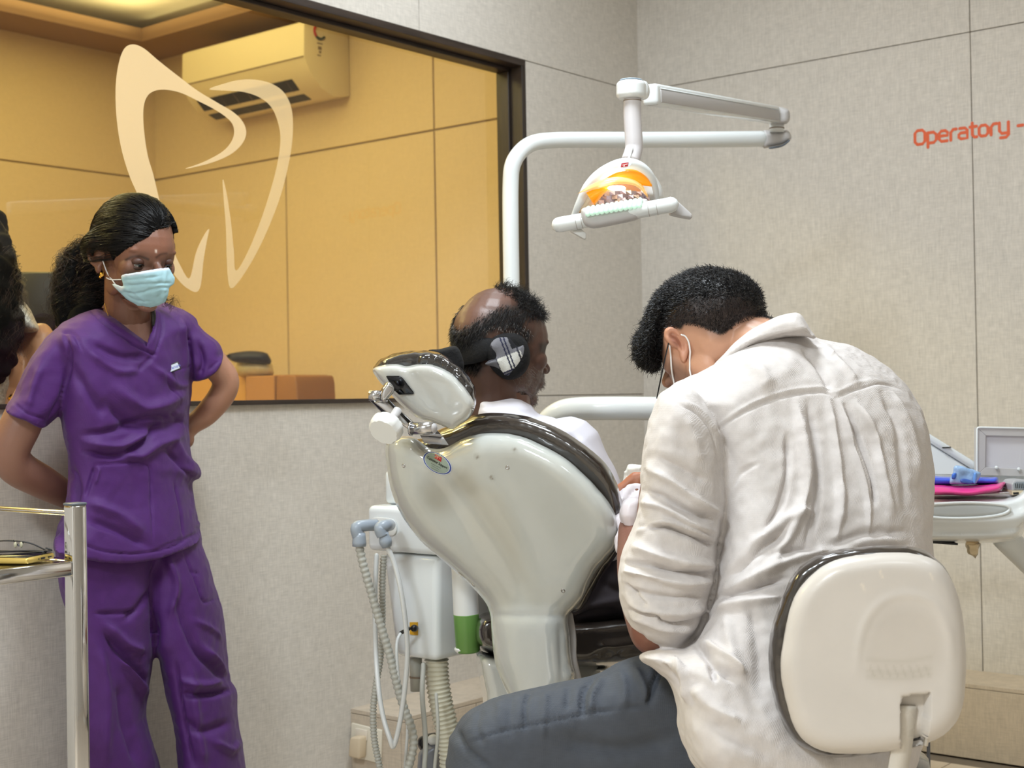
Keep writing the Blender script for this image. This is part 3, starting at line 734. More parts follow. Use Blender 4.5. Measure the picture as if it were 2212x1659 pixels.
obj('lower_arm', inflate([(797, 862), (818, 866), (840, 888), (846, 897), (834, 900), (826, 893), (805, 872)], 2.565, .012, 8, 3), M_darkm, chair)
obj('pivot_barrel', tube([P(888, 926, 2.50), P(937, 925, 2.48)], .0108, 18, None), M_chrome, chair)
obj('pivot_collar', tube([P(886, 926, 2.50), P(890, 926, 2.499)], .0125, 18, None), M_chrome, chair)
obj('pivot_cap', tube([P(937, 925, 2.48), P(939, 925, 2.479)], .0085, 18, None), M_greyp, chair)
vv = MB(); rr_ = []
for k in range(8):
    t = k / 7; xl, yl = 896 + 20 * t, 928 + 30 * t ** 1.6; xr_, yr_ = 941 + 28 * t, 928 + 33 * t ** 1.3
    rr_.append((P(xl, yl, 2.49 + .03 * math.sin(t * 3)), P(xr_, yr_, 2.48 + .03 * math.sin(t * 3))))
v = []; f = []
for a_, b_ in rr_: v += [a_, b_, b_ + FW * .005, a_ + FW * .005]
for k in range(7):
    for i in range(4): f.append((4 * k + i, 4 * k + (i + 1) % 4, 4 * k + 4 + (i + 1) % 4, 4 * k + 4 + i))
f += [(3, 2, 1, 0), (28, 29, 30, 31)]
obj('curved_bracket', MB().add(v, f), M_chrome, chair, auto=50)
ka = nrm(-RT * .35 + UP * -.62 - FW * .72); kc = P(834, 925, 2.47)
kn = lathe([(.004, .012), (.026, .012), (.0285, .009), (.030, .004), (.030, -.008), (.026, -.013), (.004, -.013)], kc, ka, 40)
kv = np.array(kn.v); rel = kv - kc; ax_ = rel @ ka; rad = rel - ax_[:, None] * ka; a0_ = nrm(np.cross(ka, Z)); ang = np.arctan2(rad @ np.cross(ka, a0_), rad @ a0_)
rn = np.linalg.norm(rad, axis=1); kk = np.where(rn > .024, 1 - .06 * (np.cos(9 * ang) > .72), 1); kn.v = [tuple(p) for p in (kc + ax_[:, None] * ka + rad * kk[:, None])]
obj('clamp_knob', kn, M_plasticw, chair, auto=40)
obj('knob_shaft', tube([kc - ka * .01, kc - ka * .05], .008, 12, None), M_greyp, chair)
for x, y in ((872, 1006), (1096, 1010), (1022, 1264), (1216, 1276)):
    p = P(x, y, 0); dirv = nrm(P(x, y, 1) - CAM)
    bvh = None
    ob = bpy.data.objects.get('back_shell')
    okk, loc, no_, _ = ob.ray_cast(Vector(CAM - ORG[chair.name]), Vector(dirv))
    if okk:
        cpos = np.array(loc) + ORG[chair.name]; n_ = np.array(no_)
        s_ = obj('shell_screw', lathe([(.0042, -.002), (.0042, .0005), (.0034, .0010), (.0024, .0010), (.0020, -.0002), (.0006, -.0003)], cpos, n_, 16), M_chrome, bpy.data.objects['back_shell'])
def shell_frame(px, py, name='back_shell', root=None):
    root = root or chair; ob = bpy.data.objects[name]; dirv = nrm(P(px, py, 1) - CAM)
    okk, loc, no_, _ = ob.ray_cast(Vector(CAM - ORG[root.name]), Vector(dirv)); return np.array(loc) + ORG[root.name], np.array(no_)
FONTS = {}
def text_mb(body, size, origin, xa, ya, na, depth=.0003, bold=0.0, center=True):
    cu = bpy.data.curves.new('t', 'FONT'); cu.body = body; cu.size = 1; cu.offset = bold; cu.align_x = 'CENTER' if center else 'LEFT'; cu.resolution_u = 2
    o = bpy.data.objects.new('t', cu); COL.objects.link(o); dg = bpy.context.evaluated_depsgraph_get(); dg.update()
    me = bpy.data.meshes.new_from_object(o.evaluated_get(dg)); mb = MB()
    mb.add([np.asarray(origin) + xa * v.co.x * size + ya * v.co.y * size + na * depth for v in me.vertices], [tuple(p.vertices) for p in me.polygons])
    bpy.data.objects.remove(o); bpy.data.curves.remove(cu); bpy.data.meshes.remove(me); return mb
def drape(mb, target, root, lift):
    """lay flat print on a curved part: project along the view onto it"""
    out = []
    for p in mb.v:
        dirv = nrm(np.asarray(p) - CAM); okk, loc, no_, _ = target.ray_cast(Vector(CAM - ORG[root.name]), Vector(dirv))
        q = (np.array(loc) + ORG[root.name] + np.array(no_) * lift) if okk else np.asarray(p); out.append(tuple(q))
    mb.v = out; return mb
cpos, n_ = shell_frame(951, 1000)
xa = nrm(P(989, 1013, 2.68) - P(915, 988, 2.68)); xa = nrm(xa - n_ * (xa @ n_)); ya = nrm(np.cross(n_, xa)); 
S = 2.68 / FPX; sh_ob = bpy.data.objects['back_shell']
def disc(c_, rx, ry, rings=6, n=40):
    v = [c_]; f = []
    for j in range(1, rings + 1):
        for i in range(n):
            a = 2 * math.pi * i / n; v.append(c_ + xa * rx * j / rings * math.cos(a) + ya * ry * j / rings * math.sin(a))
    for i in range(n): f.append((0, 1 + i, 1 + (i + 1) % n))
    for j in range(rings - 1):
        for i in range(n): a = 1 + j * n + i; b = 1 + j * n + (i + 1) % n; f.append((a, a + n, b + n, b))
    return MB().add(v, f)
for nm, rx, ry, dx, M_, lift in (('sticker', 38.5, 21, 0, M_maskw, .0006), ('sticker_ring', 37, 20, 0, M_blue, .0010), ('sticker_field', 33.5, 18.3, 0, M_maskw, .0014), ('sticker_field', 32, 17.6, 0, M_stick, .0018)):
    o_ = obj(nm, drape(disc(cpos + n_ * .01, rx * S, ry * S), sh_ob, chair, lift), M_, chair if nm == 'sticker' else stk, smooth=False)
    if nm == 'sticker': stk = o_; o_['label'] = 'oval blue-ringed sticker on the shell'
def tx(body, size, dx, dy, M_, bold=.0):
    obj('sticker_print', drape(text_mb(body, size * S, cpos + xa * dx * S + ya * dy * S + n_ * .01, xa, ya, n_, 0, bold), sh_ob, chair, .0023), M_, stk, smooth=False)
tx('Customer Support', 7.2, 0, -1, M_ink, .02)
for k, w_ in ((0, 32), (1, 26), (2, 24)):
    yy = -7.0 - k * 4.2
    tx('www ' + 'i' * 3 + 'nfo mail' if False else ('- ' * 9 if k == 0 else '- ' * 7), 5, 0, yy, M_ink, .03)
rq = [cpos + xa * x * S + ya * y * S + n_ * .01 for x, y in ((-10, 6.5), (9, 6.5), (8, 15.5), (-11, 15.5))]
obj('sticker_emblem', drape(MB().add(rq, [(0, 1, 2, 3)]), sh_ob, chair, .0023), M_red, stk, smooth=False)
eq = [cpos + xa * x * S + ya * y * S + n_ * .01 for x, y in ((-3.5, 7.5), (-1, 7.5), (-1, 12), (6, 10), (6, 12), (-1, 14), (-9, 14), (-9, 12), (-3.5, 12.3))]
obj('sticker_emblem_mark', drape(MB().add(eq, [tuple(range(9))]), sh_ob, chair, .0028), mat('pale_red_print', (222, 150, 150), .5), stk, smooth=False)

# ------------------------------------------------------------------ unit box, hoses
unit = thing('dental_unit_box', 'white water unit cabinet behind the dental chair with two grey elbows', 'dental unit', (*P(930, 1300, 3.05)[:2], 0))
cn = P(941, 1430, 2.99); X0, Y0, zb = cn[0], cn[1], cn[2]
def taper_box(x0, x1, y0, y1, z0, z1, tx_, ty_, bev):
    bm = bmesh.new(); bmesh.ops.create_cube(bm, size=1)
    for v_ in bm.verts:
        top = v_.co.z > 0; xx = x0 if v_.co.x < 0 else x1; yy = y0 if v_.co.y < 0 else y1
        if not top: xx += tx_ * (1 if v_.co.x < 0 else -.2); yy += ty_ * (1 if v_.co.y > 0 else 0) * -1
        v_.co = Vector((xx, yy, z1 if top else z0))
    bmesh.ops.bevel(bm, geom=list(bm.edges), offset=bev, segments=4, affect='EDGES', profile=.5); bm.verts.index_update()
    mb = MB().add([v_.co for v_ in bm.verts], [tuple(v_.index for v_ in f_.verts) for f_ in bm.faces]); bm.free(); return mb
zmid = P(900, 1203, 2.99)[2]; ztop = P(830, 1095, 3.05)[2]
obj('lower_casing', taper_box(X0 - .155, X0 + .01, Y0, Y0 + .33, zb, zmid, .035, .05, .016), M_white, unit)
obj('upper_casing', taper_box(X0 - .19, X0 + .014, Y0 - .01, Y0 + .33, zmid + .003, ztop, 0, 0, .014), M_white, unit)
obj('column_casing', bb(X0 - .175, X0 + .0, Y0 + .03, Y0 + .30, ztop, ztop + .075, .012, 3), M_white, unit)
obj('column_cap', bb(X0 - .165, X0 - .01, Y0 + .05, Y0 + .28, ztop + .075, ztop + .105, .01, 3), M_plasticw, unit)
yf = Y0 - .0115
def onf(px, py): return hit(px, py, 1, yf)
ov = [onf(x, y) for x, y in cr([np.array(q, float) for q in ((806, 1120), (830, 1118), (850, 1122), (857, 1134), (857, 1150), (848, 1157), (830, 1154), (808, 1150))], 4, True)]
obj('port_plate', prism(ov, np.array([0, -.004, 0]), .001), M_plasticw, unit, auto=40)
def hose(name, pts, d, r, mat_, parent, n=10, ribs=0, lab=None, rib_amp=.0012):
    pp = [P(q[0], q[1], q[2] if len(q) > 2 else d) for q in pts]; c_ = cr(pp, 8)
    if ribs:
        c_ = resample(c_, ribs / 4, False); rs = [r + rib_amp * math.cos(2 * math.pi * i / 4) for i in range(len(c_))]
        return obj(name, tube(c_, rs, n, None), mat_, parent, label=lab)
    return obj(name, tube(c_, r, n), mat_, parent, label=lab)
def elbow(c0, c1, c2, c3, name='pipe_elbow'):
    mb = tube(cr([c0, c1, c2, c3], 6), [.0125, .0125, .0135, .0125], 16, None); o = obj(name, mb, M_elbow, unit)
    return o
e0 = onf(806, 1134); e0b = e0 + np.array([0, -.02, 0])
elbow(P(812, 1134, 2.99), P(790, 1135, 2.97), P(771, 1140, 2.96), P(774, 1160, 2.96))
obj('hose_clip', tube([P(764, 1161, 2.96), P(786, 1158, 2.96)], .004, 8), M_greyp, unit)
obj('hose_cuff', lathe([(.0145, 0), (.015, .008), (.0135, .02), (.0125, .028)], P(776, 1180, 2.96), UP, 20), M_elbow, unit)
elbow(P(842, 1134, 2.99), P(835, 1135, 2.93), P(822, 1141, 2.92), P(827, 1158, 2.92))
obj('hose_cuff', lathe([(.010, 0), (.0135, .010), (.0135, .016), (.010, .024), (.011, .030)], P(836, 1182, 2.92), nrm(UP - RT * .25), 20), M_elbow, unit)
hose('ribbed_hose', [(775, 1176), (786, 1225), (805, 1290), (822, 1350), (842, 1415), (858, 1480), (873, 1530), (888, 1570), (893, 1610), (882, 1660), (860, 1740), (850, 1830, 3.2)], 2.96, .0088, M_hose, unit, 12, .011)
hose('ribbed_hose', [(829, 1200), (826, 1260), (826, 1340), (822, 1420), (812, 1480), (806, 1540), (809, 1600), (820, 1659), (828, 1740), (830, 1850, 3.2)], 3.02, .0068, M_hose, unit, 10, .007)
hose('pale_tube', [(837, 1182, 2.92), (852, 1218, 2.92), (866, 1275, 2.91), (876, 1345, 2.90), (880, 1415, 2.90), (873, 1500, 2.90), (862, 1570, 2.90), (850, 1612, 2.90), (843, 1598, 2.9), (828, 1550, 2.92), (818, 1490, 2.94), (812, 1410, 2.97), (810, 1300, 2.99), (813, 1200, 3.0)], 2.92, .0052, M_hosew, unit, 10)
hose('pale_tube', [(866, 1367, 2.985), (858, 1385, 2.97), (857, 1420, 2.96), (864, 1490, 2.96), (880, 1560, 2.98), (875, 1659, 3.0), (872, 1800, 3.1)], 2.97, .0035, M_hosew, unit, 8)
hose('pale_tube', [(915, 1436, 3.02), (912, 1500, 3.0), (919, 1600, 3.0), (915, 1700, 3.0), (915, 1900, 3.1)], 3.0, .0055, M_hose, unit, 10)
hose('pale_tube', [(942, 1500, 2.97), (946, 1580, 2.95), (939, 1659, 2.95), (930, 1760, 2.95), (930, 1900, 3.1)], 3.0, .0038, M_hose, unit, 10)
hose('corrugated_duct', [(943, 1425, 3.04), (944, 1460), (951, 1510), (962, 1560), (972, 1610), (975, 1680), (960, 1780), (940, 1900)], 3.04, .0245, M_duct, unit, 18, .0095, rib_amp=.0022)
obj('drain_pipe', tube([P(898, 1420, 3.08), P(900, 1492, 3.08)], .0135, 16, None), M_hose, unit)
obj('drain_pipe_ring', tube([P(899, 1460, 3.08), P(899, 1464, 3.08)], .0145, 16, None), M_joint, unit)
yp = [onf(x, y) for x, y in ((887, 1344), (903, 1344), (903, 1372), (887, 1370))]
yq = [hit(x, y, 1, Y0 - .001) for x, y in ((887, 1344), (903, 1344), (903, 1372), (887, 1370))]
obj('socket_plate', prism(yq, np.array([0, -.003, 0])), M_yellow, unit, False)
obj('socket_knob', tube([hit(896, 1357, 1, Y0 - .004), hit(894, 1357, 1, Y0 - .025)], .0075, 14), M_black, unit)
obj('cable_plug', tube([P(884, 1358, 2.985), P(866, 1367, 2.985)], .004, 8), M_black, unit)
obj('cylinder_holder', lathe([(.0235, .20), (.0242, .19), (.0258, .10), (.0262, 0), (.0262, -.005)], P(1007, 1326, 2.93), nrm(UP - RT * .05), 28), M_plasticw, unit, label='white tube with a green lower half')
obj('green_band', lathe([(.0262, 0), (.0265, -.002), (.0250, -.075), (.0225, -.079)], P(1007, 1326, 2.93), nrm(UP - RT * .05), 28), M_green, unit)
obj('cylinder_foot', lathe([(.021, .004), (.022, 0), (.017, -.007)], P(1004, 1402, 2.93), nrm(UP - RT * .05), 24), M_plasticw, unit)
# floor motor beside the duct
fm = thing('floor_motor', 'grey rounded motor with black clamp on the floor beside the corrugated duct', 'motor', (*P(925, 1640, 3.25)[:2], 0))
obj('motor_body', union(inflate([(902, 1650), (905, 1625), (925, 1608), (943, 1603), (952, 1610), (955, 1660), (960, 1740), (900, 1740), (898, 1690)], 3.2, .05, 16, 4), .004, 3), mat('blue_grey_metal', (128, 132, 142), .35, .3), fm)
obj('motor_cap', ellipsoid(P(936, 1598, 3.17), (.014, .014, .012)), M_plasticw, fm)
obj('motor_clamp', inflate([(905, 1594), (945, 1582), (962, 1600), (966, 1625), (940, 1612), (908, 1620)], 3.22, .02, 8, 4), M_black, fm)
# wall switch plate on the plinth end
sw = thing('switch_plate', 'cream electric switch plate with a beige adapter on the plinth end', 'switch', hit(790, 1600, 1, PY0))
yw = PY0
pl = [hit(x, y, 1, yw) for x, y in ((763, 1560), (828, 1576), (826, 1650), (759, 1632))]
obj('plate', prism(pl, np.array([0, -.008, 0]), .003), mat('cream_switch_plastic', (222, 214, 196), .4), sw)
pl = [hit(x, y, 1, yw - .008) for x, y in ((769, 1572), (795, 1577), (794, 1600), (768, 1594))]
obj('rocker', prism(pl, np.array([0, -.004, 0]), .0015), mat('cream_rocker', (226, 216, 200), .4), sw)
pl = [hit(x, y, 1, yw - .008) for x, y in ((772, 1588), (794, 1588), (792, 1636), (768, 1630))]
obj('adapter', prism(pl, np.array([0, -.03, 0]), .006), mat('beige_adapter', (212, 194, 166), .45), sw)

# ------------------------------------------------------------------ lamp pole, arm and operating lamp
lamp = thing('operatory_light', 'white dental operating lamp with amber shield on a jointed overhead arm', 'lamp', (*P(1107, 1400, 3.4)[:2], .0))
PD_ = 3.40; PE_ = 3.76; r_ = 17.6 * PD_ / FPX
hd_ = lambda x: PD_ + (PE_ - PD_) * min(max((x - 1108) / 544, 0), 1)
mp = cr([np.array([*P(1108, 1400, PD_)[:2], .02]), P(1106, 900, PD_), P(1105, 650, PD_), P(1103, 480, PD_), P(1103, 400, PD_), P(1107, 358, PD_), P(1124, 328, hd_(1124)), P(1152, 309, hd_(1152)), P(1195, 303, hd_(1195)), P(1260, 302, hd_(1260)), P(1400, 302, hd_(1400)), P(1560, 301, hd_(1560)), P(1652, 300, hd_(1652))], 8)
obj('main_pole', tube(mp, [r_ if proj([q])[0][0] < 1112 else 17.3 * hd_(proj([q])[0][0]) / FPX for q in mp], 24, None), M_white, lamp)
obj('pole_end_joint', inflate([(1648, 284), (1662, 282), (1685, 283), (1700, 281), (1708, 290), (1708, 302), (1690, 314), (1662, 319), (1648, 318)], PE_ - .0, .024, 12, 3), M_greyp, lamp)
obj('joint_cap', inflate([(1662, 318), (1688, 313), (1704, 302), (1706, 305), (1690, 317), (1665, 322)], PE_ - .025, .014, 4, 2), mat('slate_cap', (110, 120, 132), .3), lamp)
obj('joint_pin', tube([P(1678, 286, PE_ - .02), P(1678, 268, PE_ - .02)], .019, 20, None), M_plasticw, lamp)
obj('joint_ring', tube([P(1678, 276, PE_ - .02), P(1678, 278.5, PE_ - .02)], .0198, 20, None), M_joint, lamp)
obj('elbow_joint', inflate([(1664, 234), (1680, 231), (1695, 233), (1705, 240), (1706, 258), (1698, 268), (1680, 270), (1664, 267), (1658, 252)], PE_ - .03, .024, 12, 3), M_greyp, lamp)
A_, B_ = P(1403, 204, 2.98), P(1672, 249, 3.72)
ax = nrm(B_ - A_); sd = nrm(np.cross(ax, Z)); upv = np.cross(sd, ax); L = np.linalg.norm(B_ - A_)
mid = (A_ + B_) / 2
obj('spring_arm', box(mid, (L, .036, .044), (ax, sd, upv), .008, 4), M_white, lamp)
obj('arm_side_panel', box(mid - (upv * .004) + sd * (.0182 if sd @ FW < 0 else -.0182), (L * .96, .004, .027), (ax, sd, upv), .0015), M_greyp, lamp)
obj('arm_edge_strip', box(mid + upv * .0115 + sd * (.0188 if sd @ FW < 0 else -.0188), (L * .96, .003, .0018), (ax, sd, upv)), M_white, lamp)
obj('arm_bellows', box(A_ + ax * .012 - upv * .012, (.014, .030, .02), (ax, sd, upv), .004), M_joint, lamp)
hc_ = P(1363, 198, 2.86)
obj('head_joint', union(lathe([(.010, .022), (.026, .020), (.030, .014), (.030, -.008), (.026, -.014), (.012, -.015)], hc_, UP, 32).join(inflate([(1352, 182), (1388, 174), (1400, 180), (1404, 200), (1396, 215), (1370, 216), (1350, 210)], 2.875, .022, 9, 3)), .002, 4), M_white, lamp)
obj('head_joint_inlay', lathe([(.001, .0245), (.0225, .0235), (.0235, .0222)], hc_, UP, 32, ), mat('pale_blue_inlay', (186, 206, 222), .3), lamp)
obj('stem', tube(cr([P(1366, 212, 2.86), P(1366, 250, 2.86), P(1369, 300, 2.86), P(1369, 322, 2.86), P(1361, 350, 2.85)], 6), [.0178, .0178, .0178, .0178, .0185], 24, None), mat('lamp_stem_plastic', (205, 202, 204), .35), lamp)
obj('stem_ring', tube([P(1366, 217, 2.86), P(1366, 219, 2.86)], .0183, 24, None), M_joint, lamp)
obj('stem_flute', tube([P(1365, 320, 2.838), P(1358, 346, 2.832)], .0028, 8), M_white, lamp)
LD = 2.83
Lp = lambda x, y: (1180 + x / 3.95, 140 + y / 3.95)
ring_c = [Lp(*q) for q in ((235, 1290), (285, 1180), (360, 1040), (480, 925), (620, 855), (730, 845), (820, 880), (890, 950), (930, 1050), (945, 1150))]
rpts = [P(x, y, LD + .02 - .045 * math.sin(math.pi * i / 9)) for i, (x, y) in enumerate(ring_c)]
rc = cr(rpts, 6)
obj('shade_ring', tube(rc, [.006, .009, .0125, .0125, .011, .009, .0065, .0055], 12), M_white, lamp)
obj('rear_housing', union(inflate([Lp(*q) for q in ((235, 1270), (300, 1130), (400, 990), (540, 890), (720, 850), (850, 880), (940, 960), (1000, 1090), (960, 1180), (600, 1270), (300, 1300))], LD + .075, .045, 30, 3, back=.05), .003, 3), M_white, lamp)
M_amber = mat('amber_shield', (255, 176, 30), .12, trans=.35, coat=.6, emit=(255, 176, 40), estr=.25, ior=1.3)
M_amb2 = mat('pale_amber_shield', (250, 214, 150), .15, trans=.5, coat=.6, emit=(255, 200, 110), estr=.2, ior=1.2)
def sheet(top, bot, dt, db, name, M_, th=.002, nn=16, bulge=.02):
    t = resample(cr([np.array(Lp(*q)) for q in top], 6), 1, False); b = resample(cr([np.array(Lp(*q)) for q in bot], 6), 1, False)
    def at(c_, s): i = s * (len(c_) - 1); j = int(min(i, len(c_) - 2)); return c_[j] + (c_[j + 1] - c_[j]) * (i - j)
    v, f = [], []; m_ = 6
    for i in range(nn + 1):
        for j in range(m_ + 1):
            s = i / nn; u_ = j / m_; q = at(t, s) * (1 - u_) + at(b, s) * u_
            d = dt * (1 - u_) + db * u_ - bulge * math.sin(math.pi * s) - .01 * math.sin(math.pi * u_)
            v += [P(q[0], q[1], d), P(q[0], q[1], d + th)]
    def I(i, j, k): return (i * (m_ + 1) + j) * 2 + k
    for i in range(nn):
        for j in range(m_): 
            f.append((I(i, j, 0), I(i + 1, j, 0), I(i + 1, j + 1, 0), I(i, j + 1, 0))); f.append((I(i, j, 1), I(i, j + 1, 1), I(i + 1, j + 1, 1), I(i + 1, j, 1)))
    for i in range(nn):
        for j in (0, m_): f.append((I(i, j, 0), I(i, j, 1), I(i + 1, j, 1), I(i + 1, j, 0)))
    for j in range(m_):
        for i in (0, nn): f.append((I(i, j, 0), I(i, j + 1, 0), I(i, j + 1, 1), I(i, j, 1)))
    return obj(name, MB().add(v, f), M_, lamp)
sheet([(480, 975), (600, 905), (720, 888), (830, 915), (890, 990)], [(470, 1010), (600, 1000), (720, 1000), (820, 1030), (905, 1040)], LD + .01, LD - .0, 'amber_shield', M_amber, bulge=.015)
sheet([(265, 1100), (400, 1010), (560, 960), (700, 965), (800, 1010), (860, 1080)], [(310, 1085), (430, 1060), (600, 1020), (700, 1020), (790, 1050), (868, 1140)], LD - .02, LD - .035, 'front_shield', M_amb2, bulge=.03)
sheet([(340, 1090), (430, 1055), (560, 1030)], [(410, 1200), (450, 1150), (520, 1080)], LD - .03, LD - .01, 'front_shield', M_amber, bulge=.01)
bowl = union(inflate([Lp(*q) for q in ((275, 1250), (320, 1120), (430, 1010), (600, 950), (750, 980), (850, 1060), (890, 1150), (860, 1200), (600, 1230), (350, 1280))], LD + .035, .018, 25, 2), .003, 1)
obj('reflector_bowl', bowl, mat('warm_lit_reflector', (214, 196, 170), .2, .7), lamp)
rc_ = P(*Lp(640, 1120), LD - .005); k = 0
for i in range(9):
    for j in range(3):
        x = 470 + i * 46 + (j % 2) * 20; y = 1085 + j * 34 + abs(i - 4) * 5
        a_ = P(*Lp(x, y), LD - .002 + .003 * ((i * 7 + j * 3) % 4)); q = [P(*Lp(x + dx, y + dy), LD - .002 + .004 * ((i * 5 + j + dx) % 3)) for dx, dy in ((-24, -17), (23, -20), (26, 17), (-20, 19))]
        obj('reflector_facet', prism(q, FW * .004), mat('mirror_facet_%d' % (k % 4), ((196, 186, 206), (176, 162, 172), (214, 206, 222), (190, 172, 164))[k % 4], .3, .45) if k < 4 else bpy.data.materials['mirror_facet_%d' % (k % 4)], lamp, False); k += 1
obj('bulb', ellipsoid(P(*Lp(600, 1052), LD - .035), (.018, .014, .005), np.array([RT, FW, UP])), mat('glowing_bulb', (255, 250, 235), .3, emit=(255, 248, 225), estr=12), lamp)
hl, hr = P(*Lp(110, 1365), LD - .045), P(*Lp(1065, 1195), LD - .085)
hdv = nrm(hr - hl)
obj('handle_bar', tube([hl, hl + (hr - hl) * .14, hl + (hr - hl) * .5, hl + (hr - hl) * .83, hr], .0152, 24, 'round'), M_white, lamp)
for t in (.155, .205, .80, .875):
    p = hl + (hr - hl) * t; obj('handle_ring', tube([p, p + hdv * .0006], .0156, 24, None), M_joint, lamp)
obj('switch_housing', union(inflate([Lp(*q) for q in ((300, 1230), (420, 1205), (650, 1165), (820, 1140), (870, 1160), (880, 1240), (830, 1290), (760, 1330), (600, 1365), (440, 1395), (360, 1390), (310, 1340))], LD - .066, .019, 14, 3), .0025, 3), M_greyp, lamp)
M_rib = mat('translucent_green_white', (206, 236, 218), .2, trans=.3, emit=(214, 245, 226), estr=.35)
for k in range(12):
    t = k / 11; x = 355 + t * 440; y = 1240 - t * 72
    obj('lens_rib', tube([P(*Lp(x, y + 34), LD - .088), P(*Lp(x + 6, y - 14), LD - .082)], .0052, 10), M_rib, lamp)
obj('wing', prism(PS([Lp(*q) for q in ((1055, 1118), (1110, 1150), (1245, 1272), (1248, 1310), (1160, 1295), (1060, 1272))], LD - .07), FW * .03, .003), M_greyp, lamp)
obj('wing', prism(PS([Lp(*q) for q in ((205, 1418), (300, 1398), (342, 1440), (342, 1484), (325, 1486))], LD - .045), FW * .02, .002), M_plasticw, lamp)
obj('badge', prism([P(*Lp(672 + 56 * math.cos(a), 852 + 27 * math.sin(a) - 10 * math.cos(a)), LD - .038) for a in np.linspace(0, 2 * math.pi, 25)[:-1]], FW * .003), M_maskw, lamp, False)
obj('badge_emblem', prism(PS([Lp(*q) for q in ((642, 842), (702, 832), (696, 864), (636, 874))], LD - .0388), FW * .0015), M_red, lamp, False)
obj('badge_emblem_mark', prism(PS([Lp(*q) for q in ((648, 852), (696, 842), (694, 850), (672, 854), (668, 868), (658, 870), (660, 857), (648, 860))], LD - .0394), FW * .0008), mat('pink_print', (240, 190, 186), .5), lamp, False)

# ------------------------------------------------------------------ instrument delivery unit on the right
dl = thing('delivery_unit', 'white instrument tray unit on swing arms at the right edge of the room', 'dental unit', P(2110, 1120, 3.05))
obj('swing_arm', tube(cr([P(1150, 960, 3.35), P(1178, 915, 3.33), P(1205, 893, 3.3), (P(1240, 884, 3.28)), P(1320, 882, 3.26), P(1450, 883, 3.25), P(1700, 885, 3.2), P(1850, 890, 3.2), P(1960, 905, 3.17)], 6), [.0225, .025, .0265, .0272, .0272, .0272, .0272, .027, .027], 20), M_white, dl)
a_ = lambda pts, d: PS([(1880 + x / 4.147, 860 + y / 4.147) for x, y in pts], d)
obj('arm_cover', prism(a_([(250, 145), (510, 302), (945, 572), (960, 600), (955, 662), (540, 402), (250, 230)], 3.12), FW * .06, .006), M_white, dl)
obj('arm_lower_cover', prism(a_([(250, 235), (540, 406), (955, 668), (985, 700), (585, 760), (250, 700)], 3.125), FW * .05, .006), M_white, dl)
obj('cover_slot', prism(a_([(645, 440), (722, 435), (728, 443), (650, 450)], 3.116), FW * .004), M_black, dl, False)
# panel (raised lid) with recess
pd = 3.10
fr = MB()
for q in (((955, 262), (1440, 276), (1440, 345), (1035, 335)), ((955, 262), (1035, 335), (1030, 620), (955, 690)), ((955, 690), (1030, 620), (1440, 640), (1440, 705))):
    fr.join(prism(a_(q, pd), FW * .02, .001))
obj('lid_frame', fr, M_greyp, dl, False)
obj('lid_recess', prism(a_([(1030, 330), (1440, 340), (1440, 642), (1028, 625)], pd + .008), FW * .01), mat('lid_inner', (205, 204, 210), .4), dl, False)
obj('lid_rim', tube([a_([q], pd - .001)[0] for q in ((957, 695), (955, 500), (957, 275), (966, 264), (985, 262), (1440, 272))], .0022, 8), M_white, dl)
for x, y in ((1130, 622), (1330, 635)): obj('hinge_peg', tube([a_([(x, y)], pd)[0], a_([(x, y)], pd - .012)[0]], .004, 10), M_white, dl)
# tray body: lofted basin with recess
zt = P(2100, 1075, 3.0)[2]
td = 3.0
body = inflate([(1990, 1078), (2018, 1073), (2100, 1073), (2180, 1071), (2203, 1060), (2222, 1040), (2245, 1035), (2260, 1060), (2250, 1095), (2235, 1120), (2215, 1140), (2205, 1160), (2180, 1170), (2100, 1174), (2018, 1173), (1960, 1170), (1950, 1110)], lambda x, y: td + .06, .14, 16, 5)
bm_ = union(body, .005, 3)
sculpt(bm_, [([(1960, 1120), (2100, 1123), (2190, 1118), (2230, 1095)], 13, 10), ([(1960, 1148), (2100, 1151), (2190, 1143), (2215, 1130)], 3, -4)])
obj('tray_body', bm_, M_white, dl)
ov = [(1980, 1105), (2000, 1092), (2040, 1088), (2090, 1086), (2140, 1088), (2175, 1093), (2180, 1102), (2165, 1111), (2130, 1117), (2080, 1120), (2030, 1119), (1995, 1114)]
basin = inflate(ov, lambda x, y: td - .084, .006, 9, 3)
obj('tray_recess', basin, mat('recess_grey_enamel', (188, 194, 196), .25, coat=.5), dl)
rimp = cr(PS(ov, td - .088), 5, True)
obj('recess_rim', tube(rimp, .0035, 10, None, closed=True), M_white, dl)
obj('tray_deck', box((P(2080, 1062, 3.09)), (.55, .22, .012), (RT * [1, 1, 0], FW * [1, 1, 0], Z), .004), mat('mirror_grey_deck', (196, 194, 194), .12, .6), dl)
obj('tray_backsplash', box((P(2100, 1044, 3.14)), (.5, .02, .05), (RT * [1, 1, 0], FW * [1, 1, 0], Z), .005), M_white, dl)
obj('under_strip', prism(a_([(560, 1284), (785, 1300), (785, 1318), (560, 1302)], 2.97), FW * .06), M_black, dl, False)
obj('support_post', tube([P(2170, 1160, 3.2), P(2260, 1250, 3.3), P(2300, 1500, 3.4), P(2320, 1700, 3.45)], .03, 16), M_white, dl)
dv = thing('display_module', 'small grey module with a dark display on the right end of the instrument tray', 'display', P(2200, 1069, 2.99))
obj('module_body', prism(a_([(1265, 770), (1295, 738), (1377, 734), (1440, 740), (1440, 835), (1268, 835)], 2.97), FW * .06, .003), mat('grey_module', (168, 170, 174), .35), dv, False)
